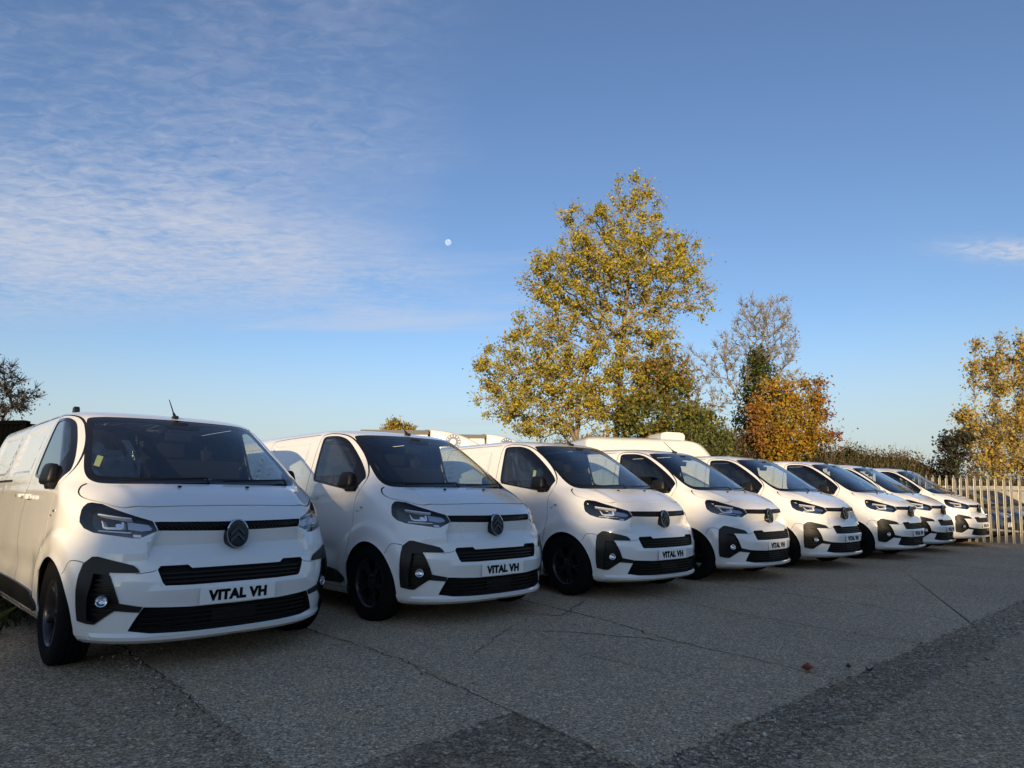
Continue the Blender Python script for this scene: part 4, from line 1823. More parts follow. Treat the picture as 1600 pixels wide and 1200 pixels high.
# bare tree with ivy up its trunk
IY = 29.0
b0 = at(1180, 780, IY)
b0 = (b0.x, IY, -0.05)
iv, nd_, rd_ = tree('ivy_tree', 'bare grey-twigged tree with dark ivy wrapped round its trunk', b0,
                    [px_ell(1190, 500, 55, 38, IY), px_ell(1160, 550, 45, 42, IY), px_ell(1215, 540, 38, 50, IY), px_ell(1130, 590, 38, 55, IY), px_ell(1225, 590, 26, 26, IY), px_ell(1085, 600, 30, 70, IY)],
                    [[b0, at(1178, 690, IY), at(1185, 620, IY), at(1190, 560, IY), at(1192, 520, IY)], [at(1179, 690, IY), at(1150, 620, IY), at(1135, 580, IY)], [at(1183, 640, IY), at(1215, 590, IY)],
                     [(b0[0] - 2.2, IY, -.05), at(1105, 690, IY), at(1092, 620, IY)]],
                    1500, 1500, 0.11, [(.30, .18, .05), (.36, .25, .08), (.2, .16, .06)], [.4, .3, .3], 5, 'pale_bark', 0.32, 0.0095, 0.2, extra_twigs=3200, up=0.30, kill=0.42, wob=0.2)
rng = np.random.default_rng(51)
C = []
for k in range(9000):
    t = rng.random()
    p = at(1178 + 8 * t, 735 - 185 * t, IY)
    w = 1.05 * (1 - t) ** 0.6 + 0.25 + 0.3 * math.sin(t * 17) ** 2
    q = rng.normal(size=3)
    q /= np.linalg.norm(q)
    C.append(np.array(p) + q * np.array([w, w, .5]) * rng.random() ** 0.4 - np.array(b0))
C = np.array(C)
leaf_cloud('ivy', C, 0.13, palette(rng, len(C), [(.045, .075, .018), (.07, .10, .02), (.03, .05, .014), (.12, .13, .03)]), rng, iv)

# red and green sumac below the golden tree
SY = 27.0
b1 = at(1035, 780, SY)
b1 = (b1.x, SY, -0.05)


def sumac_col(C, col, rng):
    h = np.clip((C[:, 2] - 4.9) / 4.2 + rng.normal(0, .30, len(C)), 0, 1)[:, None] * (rng.random((len(C), 1)) < 0.7)
    red = palette(rng, len(C), [(.50, .14, .04), (.42, .22, .05), (.30, .20, .05), (.55, .20, .10)])
    return col * (1 - h) + red * h


tree('sumac_tree', 'green shrubby tree turning red and orange at the top, right of the golden crown', b1,
     [px_ell(1040, 590, 52, 55, SY), px_ell(1035, 650, 75, 45, SY), px_ell(1095, 655, 45, 30, SY), px_ell(985, 650, 40, 35, SY)],
     [[b1, at(1030, 700, SY), at(1040, 620, SY)], [at(1031, 715, SY), at(1075, 660, SY)], [at(1031, 715, SY), at(995, 660, SY)]],
     900, 9500, 0.16, [(.11, .15, .03), (.15, .17, .035), (.09, .11, .025), (.26, .22, .04)], None, 21, 'bark', 0.33, 0.008, 0.28, extra_twigs=600, colfun=sumac_col)

# golden bush with wine-red right shoulder
FY = 26.5
b2 = at(1225, 780, FY)
b2 = (b2.x, FY, -0.05)
xr0 = at(1240, 650, FY).x


def maple_col(C, col, rng):
    k = np.clip((C[:, 0] - at(1274, 650, FY).x) / 0.5 + (C[:, 2] - 4.2) * 0.25 + rng.normal(0, .35, len(C)), 0, 1)[:, None]
    wine = palette(rng, len(C), [(.22, .06, .045), (.28, .10, .05), (.15, .05, .05)])
    l = np.clip((at(1195, 650, FY).x - C[:, 0]) / 0.5 + rng.normal(0, .35, len(C)), 0, 1)[:, None]
    rust = palette(rng, len(C), [(.30, .12, .04), (.22, .12, .04), (.36, .20, .04)])
    c = col * (1 - k) + wine * k
    return c * (1 - l) + rust * l


tree('maple_bush', 'rounded golden bush with wine-red leaves on its right shoulder', b2,
     [px_ell(1235, 630, 62, 55, FY), px_ell(1235, 680, 75, 40, FY), px_ell(1285, 640, 26, 40, FY), px_ell(1185, 640, 25, 45, FY), px_ell(1295, 690, 25, 15, FY)],
     [[b2, at(1222, 720, FY), at(1232, 660, FY)], [at(1222, 730, FY), at(1195, 680, FY)], [at(1222, 725, FY), at(1270, 670, FY)]],
     1100, 17000, 0.125, [(.48, .31, .03), (.42, .25, .03), (.36, .17, .03), (.26, .24, .04)], None, 31, 'bark', 0.3, 0.008, 0.26, extra_twigs=500, colfun=maple_col, cat='bush')

# right-hand yellow tree and its dark neighbour
RY = 27.5
b3 = at(1548, 780, RY)
b3 = (b3.x, RY, -0.05)
tree('yellow_tree', 'slender yellow-leaved tree with upright bare twigs beside the palisade fence', b3,
     [px_ell(1525, 580, 20, 66, RY), px_ell(1555, 585, 36, 68, RY), px_ell(1592, 585, 40, 74, RY), px_ell(1550, 680, 55, 55, RY), px_ell(1600, 690, 50, 50, RY), px_ell(1555, 728, 50, 22, RY), px_ell(1605, 728, 45, 22, RY)],
     [[b3, at(1552, 720, RY), at(1556, 640, RY), at(1550, 580, RY)], [at(1551, 730, RY), at(1525, 650, RY), at(1520, 590, RY)], [at(1552, 725, RY), at(1590, 650, RY), at(1600, 590, RY)]],
     1700, 12000, 0.14, [(.50, .38, .10), (.44, .33, .08), (.34, .28, .08), (.52, .33, .07)], None, 41, 'pale_bark', 0.32, 0.008, 0.26, extra_twigs=2600, up=0.28)
b4 = at(1490, 780, 26.0)
b4 = (b4.x, 26.0, -0.05)
tree('dark_bush', 'small dark purple-green bush left of the slender yellow tree', b4,
     [px_ell(1487, 700, 22, 32, 26.0), px_ell(1505, 690, 24, 30, 26.0), px_ell(1475, 715, 18, 22, 26.0)],
     [[b4, at(1492, 730, 26.0), at(1492, 700, 26.0)]],
     350, 3600, 0.13, [(.040, .042, .030), (.055, .05, .045), (.03, .04, .02), (.10, .09, .04)], None, 43, 'dark_bark', 0.28, 0.007, 0.22, extra_twigs=300, cat='bush')

# hawthorn at the left edge
HY = 13.0
b5 = at(-15, 800, HY)
b5 = (b5.x, HY, -0.05)
tree('hawthorn_tree', 'dark leafless twiggy hawthorn at the far left behind the nearest van', b5,
     [px_ell(-20, 620, 62, 60, HY), px_ell(25, 630, 40, 22, HY), px_ell(-60, 660, 70, 60, HY), px_ell(10, 600, 25, 20, HY), px_ell(0, 690, 45, 40, HY)],
     [[b5, at(-18, 730, HY), at(-15, 660, HY)], [at(-18, 735, HY), at(-60, 670, HY)], [at(-18, 700, HY), at(15, 640, HY)]],
     900, 2600, 0.055, [(.05, .04, .022), (.09, .06, .03), (.035, .035, .02)], None, 61, 'dark_bark', 0.15, 0.0055, 0.12, extra_twigs=4500, kill=0.2, rmin=0.02)
tree('hawthorn_tree', 'leafless hawthorn out of frame to the left, mirrored in the nearest van', (-15.0, 10.6, -0.05),
     [((-15.0, 10.6, 2.9), (1.5, 1.4, 1.3)), ((-16.0, 10.0, 2.2), (1.2, 1.0, .9)), ((-14.2, 10.9, 2.3), (1.0, 1.0, .9))],
     [[(-15.0, 10.6, -.05), (-15.05, 10.6, 1.2), (-15.0, 10.6, 2.4)], [(-15.05, 10.6, 1.0), (-15.8, 10.2, 2.0)]],
     800, 2600, 0.06, [(.05, .04, .022), (.09, .06, .03), (.035, .035, .02)], None, 62, 'dark_bark', 0.16, 0.007, 0.12, extra_twigs=3500, kill=0.22, rmin=0.02)
b6 = at(622, 780, 62)
b6 = (b6.x, 62, -0.05)
tree('distant_tree', 'far yellow treetop just showing over the second van', b6,
     [px_ell(620, 669, 15, 9, 62), px_ell(608, 675, 13, 9, 62), px_ell(632, 675, 13, 9, 62)],
     [[b6, at(622, 720, 62), at(622, 690, 62)]],
     300, 3600, 0.26, [(.42, .30, .06), (.34, .26, .06), (.26, .22, .06)], None, 63, 'bark', 0.5, 0.02, 0.35, rmin=0.08)


def hedge(name, label, line, width, seed, n_leaf, lsize, cols, weights, twigs, parent_kind=None, core=True, leaf_depth=0.17, group=None, lumps=1.0):
    """line: (x, y, top) stations; a lumpy core with leaves and stems standing off it"""
    rng = np.random.default_rng(seed)
    root = empty(name, (line[0][0], line[0][1], -0.05))
    tag(root, label, 'hedge', group)
    o0 = np.array([line[0][0], line[0][1], -0.05])
    ln = np.array(line, float)
    s = np.concatenate([[0], np.cumsum(np.linalg.norm(np.diff(ln[:, :2], axis=0), axis=1))])
    ns = max(8, int(s[-1] / 0.45))
    ss = np.linspace(0, s[-1], ns)
    X = np.interp(ss, s, ln[:, 0])
    Yv = np.interp(ss, s, ln[:, 1])
    H = np.interp(ss, s, ln[:, 2])
    lump = np.convolve(rng.normal(size=ns + 8), np.ones(5) / 5, 'same')[4:-4] * 0.35
    H = H + lump * np.minimum(H * 0.25, 1.0) * lumps
    t = np.stack([np.gradient(X), np.gradient(Yv)], 1)
    t /= np.linalg.norm(t, axis=1)[:, None]
    nrm = np.stack([t[:, 1], -t[:, 0]], 1)
    prof = [(-1.0, 0.0), (-1.05, 0.35), (-0.85, 0.70), (-0.45, 0.93), (0, 1.0), (0.45, 0.93), (0.85, 0.70), (1.05, 0.35), (1.0, 0.0)]
    m = len(prof)
    V = np.zeros((ns, m, 3))
    for j, (a, h) in enumerate(prof):
        jit = 1 + rng.normal(size=ns) * 0.10
        V[:, j, 0] = X + nrm[:, 0] * a * width * jit
        V[:, j, 1] = Yv + nrm[:, 1] * a * width * jit
        V[:, j, 2] = H * h * (1 + rng.normal(size=ns) * 0.03) - 0.06
    F = []
    for i in range(ns - 1):
        for j in range(m - 1):
            F.append([i * m + j, (i + 1) * m + j, (i + 1) * m + j + 1, i * m + j + 1])
    F.append(list(range(m)))
    F.append([(ns - 1) * m + j for j in range(m)][::-1])
    VV = V.copy()
    VV[..., 0] -= 0
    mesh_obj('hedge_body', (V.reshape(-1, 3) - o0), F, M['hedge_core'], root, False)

    def surf(n):
        i = rng.random(n) * (ns - 1.001)
        j = rng.random(n) * (m - 1.001)
        i0, j0 = i.astype(int), j.astype(int)
        fi, fj = (i - i0)[:, None], (j - j0)[:, None]
        p = (V[i0, j0] * (1 - fi) * (1 - fj) + V[i0 + 1, j0] * fi * (1 - fj) + V[i0, j0 + 1] * (1 - fi) * fj + V[i0 + 1, j0 + 1] * fi * fj)
        return p, i0, j0
    p, i0, j0 = surf(n_leaf)
    ctr = np.stack([X[i0], Yv[i0], H[i0] * 0.5], 1)
    out = p - ctr
    out /= np.linalg.norm(out, axis=1)[:, None] + 1e-9
    C = p + out * np.abs(rng.normal(size=(n_leaf, 1))) * leaf_depth + rng.normal(size=(n_leaf, 3)) * 0.06
    lc = leaf_cloud('foliage', C - o0, lsize, palette(rng, n_leaf, cols, weights, 0.3), rng, root)
    lc['kind'] = 'stuff'
    if twigs:
        p, i0, j0 = surf(twigs)
        ctr = np.stack([X[i0], Yv[i0], H[i0] * 0.4], 1)
        out = p - ctr
        out /= np.linalg.norm(out, axis=1)[:, None] + 1e-9
        d = out + rng.normal(size=out.shape) * 0.5
        d[:, 2] += 0.45
        d /= np.linalg.norm(d, axis=1)[:, None]
        Lg = rng.uniform(0.2, 0.65, (twigs, 1))
        Vt, Ft = tubes(p - o0 - d * 0.15, p + d * Lg - o0, np.full(twigs, 0.007), np.full(twigs, 0.003), 3)
        tw = fast_mesh('stems', Vt, Ft, M['bark'], root)
        tw['kind'] = 'stuff'
    return root


def hl_pts(lst):
    out = []
    for u, v, Y in lst:
        q = at(u, v, Y)
        out.append((q.x, q.y, q.z))
    return out


hedge('bramble_hedge', 'long brown-green bramble hedge along the back of the yard', hl_pts([(680, 720, 29), (800, 700, 28.5), (900, 692, 28), (1000, 684, 28), (1080, 674, 28), (1180, 690, 27.5), (1250, 702, 27.5), (1320, 698, 27.5), (1400, 712, 27.5), (1455, 736, 27.5), (1500, 745, 28), (1560, 747, 28.5), (1660, 745, 29), (1800, 740, 30)]),
      1.3, 3, 30000, 0.105, [(.085, .085, .025), (.13, .10, .035), (.17, .12, .05), (.06, .07, .02), (.20, .13, .05)], [.28, .25, .15, .22, .10], 9000)
hedge('green_hedge', 'bright green leafy growth under the red-topped shrub', hl_pts([(1020, 700, 26.2), (1060, 676, 26.2), (1110, 668, 26.2), (1140, 690, 26.2)]),
      0.9, 8, 6500, 0.13, [(.10, .14, .03), (.14, .17, .035), (.20, .20, .04), (.08, .10, .025)], None, 500)
hedge('verge_hedge', 'brown scrub beyond the grass at the far left edge', [(-19.0, 4.0, 2.6), (-17.0, 8.0, 2.4), (-13.5, 9.2, 1.8), (-11.5, 10.0, 1.6), (-10.6, 12.0, 1.9), (-10.2, 14.5, 2.1), (-11.0, 18.0, 2.4)],
      0.9, 13, 14000, 0.06, [(.12, .08, .035), (.09, .08, .03), (.16, .11, .05)], None, 1800)


# ------------------------------------------------------------------ grass at the left verge
def grass_patch():
    rng = np.random.default_rng(77)
    n = 16000
    # area to the left of and under the tail of the nearest van
    x = rng.uniform(-10.5, -3.6, n)
    y = rng.uniform(5.2, 13.0, n)
    ok = (x + y * 0.95 < 1.55 + rng.normal(size=n) * 0.15) | (y > 6.6)
    edge = -3.95 - (y - 5.4) * 0.35 + 0.25 * np.sin(y * 3.1) + rng.normal(size=n) * 0.1
    ok &= (x < edge)
    x, y = x[ok], y[ok]
    n = len(x)
    h = rng.gamma(3.0, 0.035, n) + 0.03
    a = rng.uniform(0, 2 * PI, n)
    w = rng.uniform(0.003, 0.007, n)
    lean = rng.normal(size=(n, 2)) * h[:, None] * 0.55
    b0 = np.stack([x + np.cos(a) * w, y + np.sin(a) * w, np.full(n, -0.05)], 1)
    b1 = np.stack([x - np.cos(a) * w, y - np.sin(a) * w, np.full(n, -0.05)], 1)
    m0 = np.stack([x + lean[:, 0] * .4 + np.cos(a) * w * .7, y + lean[:, 1] * .4 + np.sin(a) * w * .7, h * .6], 1)
    tip = np.stack([x + lean[:, 0], y + lean[:, 1], h], 1)
    V = np.stack([b0, b1, m0, tip], 1).reshape(-1, 3)
    i = np.arange(n)[:, None] * 4
    F = np.concatenate([i + [0, 1, 2], i + [2, 1, 3]], 0)
    c = palette(rng, n, [(.055, .070, .020), (.08, .08, .028), (.13, .10, .045), (.04, .05, .016)], [.4, .25, .15, .2])
    c = np.concatenate([np.repeat(c, 4, 0), np.ones((4 * n, 1))], 1)
    o = fast_mesh('grass', V, F, M['grass'], None, c)
    tag(o, 'rough green grass on the verge beside the nearest van', 'grass', None, 'stuff')


grass_patch()


# ------------------------------------------------------------------ palisade fence
def fence():
    fdir = np.array([math.sin(0.73), -math.cos(0.73)])      # runs along the side of the last van
    p0 = np.array([12.28, 16.95])
    root = empty('palisade_fence', (p0[0], p0[1], 0))
    tag(root, 'galvanised steel palisade fence with pointed pales at the right end of the row', 'fence')
    ang = math.atan2(fdir[1], fdir[0])
    slope = -0.050
    # W-section pale with a triple point
    prof = [(-0.029, 0.008), (-0.017, 0.0), (-0.009, 0.016), (0.009, 0.016), (0.017, 0.0), (0.029, 0.008)]
    H = 1.66
    tops = [H - 0.10, H - 0.035, H, H, H - 0.035, H - 0.10]
    vs, fs = [], []
    t = 0.0035
    for s_ in (0, 1):
        for (a, b), tp in zip(prof, tops):
            vs += [(a, -b + s_ * t, -0.05), (a, -b + s_ * t, tp)]
    n = len(prof)
    for i in range(n - 1):
        fs.append([2 * i, 2 * i + 2, 2 * i + 3, 2 * i + 1])
        o = 2 * n
        fs.append([o + 2 * i + 1, o + 2 * i + 3, o + 2 * i + 2, o + 2 * i])
        fs.append([2 * i + 1, 2 * i + 3, o + 2 * i + 3, o + 2 * i + 1])
    me = None
    rr = random.Random(3)
    for k in range(-23, 25):
        s_ = k * 0.156
        if me is None:
            o = mesh_obj('pale', vs, fs, M['galvanised'], root)
            me = o.data
        else:
            o = bpy.data.objects.new('pale', me)
            COL.objects.link(o)
            o.parent = root
        o.location = (fdir[0] * s_, fdir[1] * s_, s_ * slope + rr.uniform(-.012, .012))
        o.rotation_euler = (rr.uniform(-.008, .008), 0.055 + rr.uniform(-.008, .008), ang)
    for z in (0.32, 1.32):
        a = Vector((fdir[0] * -3.7, fdir[1] * -3.7, z - 3.7 * slope))
        b = Vector((fdir[0] * 3.9, fdir[1] * 3.9, z + 3.9 * slope))
        off = Vector((fdir[1], -fdir[0], 0)) * -0.03
        mb = MB()
        c = (a + b) / 2 + off
        d = (b - a)
        rot = Matrix.Rotation(ang, 3, 'Z') @ Matrix.Rotation(-math.atan2(d.z, math.hypot(d.x, d.y)), 3, 'Y')
        mb.box(c, (d.length, 0.006, 0.045), rot)
        mb.box(c + Vector((fdir[1], -fdir[0], 0)) * -0.018 + Vector((0, 0, 0.020)), (d.length, 0.036, 0.006), rot)
        mb.build('rail', M['galvanised'], root)
    for s_ in (-3.6, -0.85, 1.9):
        q = Vector((fdir[0] * s_, fdir[1] * s_, s_ * slope)) + Vector((fdir[1], -fdir[0], 0)) * -0.10
        MB().box(q + Vector((0, 0, 0.75)), (0.055, 0.10, 1.62), Matrix.Rotation(ang, 3, 'Z')).build('post', M['galvanised'], root)


fence()


# ------------------------------------------------------------------ dark cars beyond the fence
CAR_TAB = [(.18, .18, .72, .16, .50, 4.02), (.24, .24, .82, .02, .55, 4.08), (.40, .40, .865, .0, .58, 4.12), (.55, .55, .885, .02, .60, 4.14),
           (.66, .66, .885, .06, .62, 4.14), (.74, .74, .882, .16, .60, 4.13), (.82, .82, .875, .40, .52, 4.10), (.90, .90, .860, .72, .42, 4.06),
           (.94, .94, .850, .90, .38, 4.04), (1.00, 1.0, .832, 1.00, .36, 4.00), (1.15, 1.15, .775, 1.24, .36, 3.90), (1.30, 1.30, .71, 1.48, .36, 3.76),
           (1.37, 1.37, .67, 1.62, .36, 3.66), (1.43, 1.415, .60, 1.78, .36, 3.50), (1.52, 1.44, .45, 2.05, .34, 3.25), (1.68, 1.455, .22, 2.3, .25, 2.95), (1.90, 1.46, 0, 2.45, .1, 2.7)]


def build_car():
    L = Loft(CAR_TAB, None, 1.1, 0.22)
    P = {}
    for nm, cd in (('arch_front', .80), ('arch_rear', 3.36)):
        r = .335
        a0 = math.asin((0.1803 - .315) / r)
        P[nm] = dense(L.fd([(cd + r * math.cos(a), .315 + r * math.sin(a)) for a in np.linspace(a0, PI - a0, 26)]), 0.06)
    P['ws'] = dense(L.fx([(0, .945), (.60, .945), (.70, .97), (.56, 1.35), (.50, 1.375), (0, 1.385)]), 0.05)
    P['sw'] = dense(L.fd(chaikin([(1.36, .955), (1.72, 1.27), (1.95, 1.355), (2.30, 1.36), (2.33, .965)], 1)), 0.05)
    P['sw2'] = dense(L.fd(chaikin([(2.42, .965), (2.40, 1.36), (2.75, 1.345), (3.15, 1.24), (3.25, 1.02), (3.15, .98)], 1)), 0.05)
    P['hl'] = dense(L.fd(chaikin([(.18, .60), (.25, .72), (.62, .78), (.70, .76), (.45, .62)], 1)), 0.04)
    P['grille'] = dense(L.fx([(0, .62), (.38, .62), (.42, .56), (.36, .50), (0, .50)]), 0.04)
    P['intake'] = dense(L.fx([(0, .36), (.52, .36), (.58, .26), (0, .25)]), 0.04)
    us = np.concatenate([np.linspace(0, 1.1, 22), 1.1 + np.arange(.12, 3.6, .14)])
    vs = np.concatenate([np.arange(.18, 1.44, .055), np.arange(1.46, 1.9, .08), [1.90]])
    L.cut(P, us, vs)
    rg = L.reg
    root = empty('parked_car')

    def is_(*k):
        return np.isin(rg, k)
    L.obj('body', is_('body'), M['dark_blue_paint'], root, 0, 0, wall=-0.02)
    V, F = L.rear(vs)
    mesh_obj('tailgate', V, F, M['dark_blue_paint'], root, True)
    L.obj('windscreen', is_('ws'), M['car_glass'], root, 0, -0.004)
    for sg in (-1, 1):
        L.obj('front_window', is_('sw'), M['car_glass'], root, sg, -0.004)
        L.obj('rear_window', is_('sw2'), M['car_glass'], root, sg, -0.004)
        h = L.obj('headlight', is_('hl'), M['satin_silver'], root, sg, -0.03, wall=0.0)
        L.obj('lens', is_('hl'), M['lamp_glass'], h, sg, -0.001)
        MB().box((sg * .90, 1.52, .98), (.16, .10, .12), None, .03).build('door_mirror', M['black_plastic'], root, True)
        for cd in (.80, 3.36):
            add_wheel(root, (sg * .78, cd, .315), sg, .315, .205, 7, .098)
    L.obj('grille', is_('grille'), M['under'], root, 0, -0.03, wall=0.0)
    L.obj('lower_intake', is_('intake'), M['under'], root, 0, -0.03, wall=0.0)
    MB().box((0, -0.012, .43), (.52, .008, .111), None, .002).build('number_plate', M['plate_white'], root)
    MB().box((0, 2.1, .40), (1.36, 3.3, .28)).build('underbody', M['under'], root)
    MB().box((0, 1.9, .80), (1.45, 2.3, .30)).build('cabin_floor', M['dash'], root)
    for x in (-.36, .36):
        MB().box((x, 2.2, 1.02), (.48, .14, .5), Matrix.Rotation(-.2, 3, 'X'), .05).build('seat', M['seat_cloth'], root, True)
    return root


car0 = build_car()
for i, (x, y, yaw, lab, pm) in enumerate([
        (13.2, 17.75, .74, 'dark car parked just beyond the fence, nearest the last white van', 'dark_blue_paint'),
        (14.75, 19.1, .72, 'second dark car beyond the fence, counted from the white vans', 'black_paint'),
        (16.35, 20.5, .73, 'third dark car beyond the fence, at the right edge of the photo', 'grey_paint'),
        (17.95, 21.95, .73, 'fourth dark car beyond the fence, mostly hidden by the others', 'dark_blue_paint')]):
    c = car0 if i == 0 else copy_tree(car0)
    c.location = (x, y, -0.01)
    c.rotation_euler = (0, 0, yaw)
    tag(c, lab, 'car', 'dark cars beyond the fence')
    if i:
        for ch in c.children:
            if ch.name.split('.')[0] in ('body', 'tailgate'):
                ch.data = ch.data.copy()
                ch.data.materials[0] = M[pm]

# low wall behind the cars
wv = at(1470, 758.5, 26.0)
w2 = at(1680, 757, 26.6)
wr = empty('boundary_wall', (wv.x, wv.y, 0))
tag(wr, 'low pale grey wall running behind the dark cars at the right', 'wall')
dv = Vector((w2.x - wv.x, w2.y - wv.y, 0))
MB().box((dv.x / 2, dv.y / 2, wv.z / 2 - 0.03), (dv.length, 0.20, wv.z), Matrix.Rotation(math.atan2(dv.y, dv.x), 3, 'Z')).build('wall_face', M['wall_render'], wr)
MB().box((dv.x / 2, dv.y / 2, wv.z + 0.005), (dv.length + .1, 0.28, 0.07), Matrix.Rotation(math.atan2(dv.y, dv.x), 3, 'Z'), 0.01).build('coping', M['wall_render'], wr)


# ------------------------------------------------------------------ taller vehicles behind the row
def tall_van():
    tab = []
    for (v, z, w, d0, D, dE) in VAN_TAB:
        if z <= 1.28:
            z2 = z * 1.12
            d2 = d0
        else:
            z2 = 1.28 * 1.12 + (z - 1.28) * (2.86 - 1.28 * 1.12) / 0.62
            d2 = .735 + (d0 - .735) * (1.12 if z < 1.8 else 1.1)
        w2 = w * 1.02 + (0.08 * sstep(1.28, 1.75, np.array(z)) if z > 1.28 else 0)
        if w == 0:
            w2 = 0
        tab.append([z2, z2, float(w2), d2, D * 1.05, 5.55 - (4.98 - dE) * 0.5])
    # roof rows need a growing parameter
    for i in range(1, len(tab)):
        if tab[i][0] - tab[i - 1][0] < 0.06 and i > 20:
            tab[i][0] = tab[i - 1][0] + 0.12
    L = Loft(tab, None, 1.3, 0.14)
    P = {}
    P['ws'] = dense(L.fx([(0, 1.45), (.72, 1.45), (.80, 1.52), (.70, 2.30), (.64, 2.36), (0, 2.40)]), 0.06)
    P['sw'] = dense(L.fd(chaikin([(1.22, 1.42), (1.15, 1.55), (1.62, 2.12), (1.85, 2.22), (2.15, 2.22), (2.15, 1.50)], 1)), 0.06)
    P['strip'] = dense(L.fx([(0, 1.06), (.5, 1.06), (.5, .99), (0, .99)]), 0.06)
    P['hl'] = dense(L.fx([(.52, .95), (.52, 1.08), (.80, 1.17), (.84, 1.0)]), 0.06)
    for nm, cd in (('af', .88), ('ar', 4.45)):
        r = .38
        a0 = math.asin((tab[0][0] + .001 - .36) / r)
        P[nm] = dense(L.fd([(cd + r * math.cos(a), .36 + r * math.sin(a)) for a in np.linspace(a0, PI - a0, 26)]), 0.06)
    us = np.concatenate([np.linspace(0, 1.3, 24), 1.3 + np.arange(.15, 5.2, .2)])
    vs = np.concatenate([np.linspace(tab[0][0], tab[-1][0], 60)])
    L.cut(P, us, vs)
    rg = L.reg

    def is_(*k):
        return np.isin(rg, k)
    root = empty('high_roof_van')
    L.obj('body', is_('body'), M['cream_white'], root, 0, 0, wall=-0.02)
    V, F = L.rear(vs)
    mesh_obj('rear_doors', V, F, M['cream_white'], root, True)
    L.obj('windscreen', is_('ws'), M['side_glass'], root, 0, -0.004)
    for sg in (-1, 1):
        L.obj('side_window', is_('sw'), M['side_glass'], root, sg, -0.004)
        h = L.obj('headlight', is_('hl'), M['satin_silver'], root, sg, -0.03, wall=0.0)
        L.obj('lens', is_('hl'), M['lamp_glass'], h, sg, -0.001)
        for cd in (.88, 4.45):
            add_wheel(root, (sg * .86, cd, .36), sg, .36, .22, 5, .11)
        MB().box((sg * 1.10, 1.25, 1.60), (.12, .14, .32), None, .04).build('door_mirror', M['black_plastic'], root, True)
    L.obj('grille', is_('strip'), M['under'], root, 0, -0.03, wall=0.0)
    MB().box((0, 2.9, .42), (1.6, 4.8, .3)).build('underbody', M['under'], root)
    MB().box((0, 2.3, 1.5), (1.75, .05, 1.7)).build('bulkhead', M['dash'], root)
    return root, L


tv, tL = tall_van()
# roof cooling unit
ru = MB()
ru.prism_x([(-.36, -.05), (-.38, .11), (-.33, .17), (-.22, .20), (.22, .21), (.36, .18), (.41, .10), (.40, -.05)], -.42, .42)
ru_ = ru.build('roof_unit', M['cream_white'], tv, True, 30)
ru_.location = (0, 2.55, 2.83)
MB().box((0, -.34, .07), (.70, .10, .08), None, .03).build('air_intake', M['under'], ru_, True)
mb = MB().box((0, 0, .01), (.05, .08, .03), None, .01)
mb.tube((0, 0, .02), (0, .16, .20), .007, .004, 6)
mb.build('aerial', M['black_plastic'], tv, True).location = (0, 1.86, 2.70)
q = at(1024, 700, 20.0)
tv.rotation_euler = (0, 0, R(90 + 14))
fw = Vector((math.sin(R(104)), -math.cos(R(104)), 0))
tv.location = (q.x + fw.x * 2.95, 20.0 + fw.y * 2.95, 0)
tag(tv, 'tall white high-roofed van behind the row, with a cooling unit on its roof', 'van')


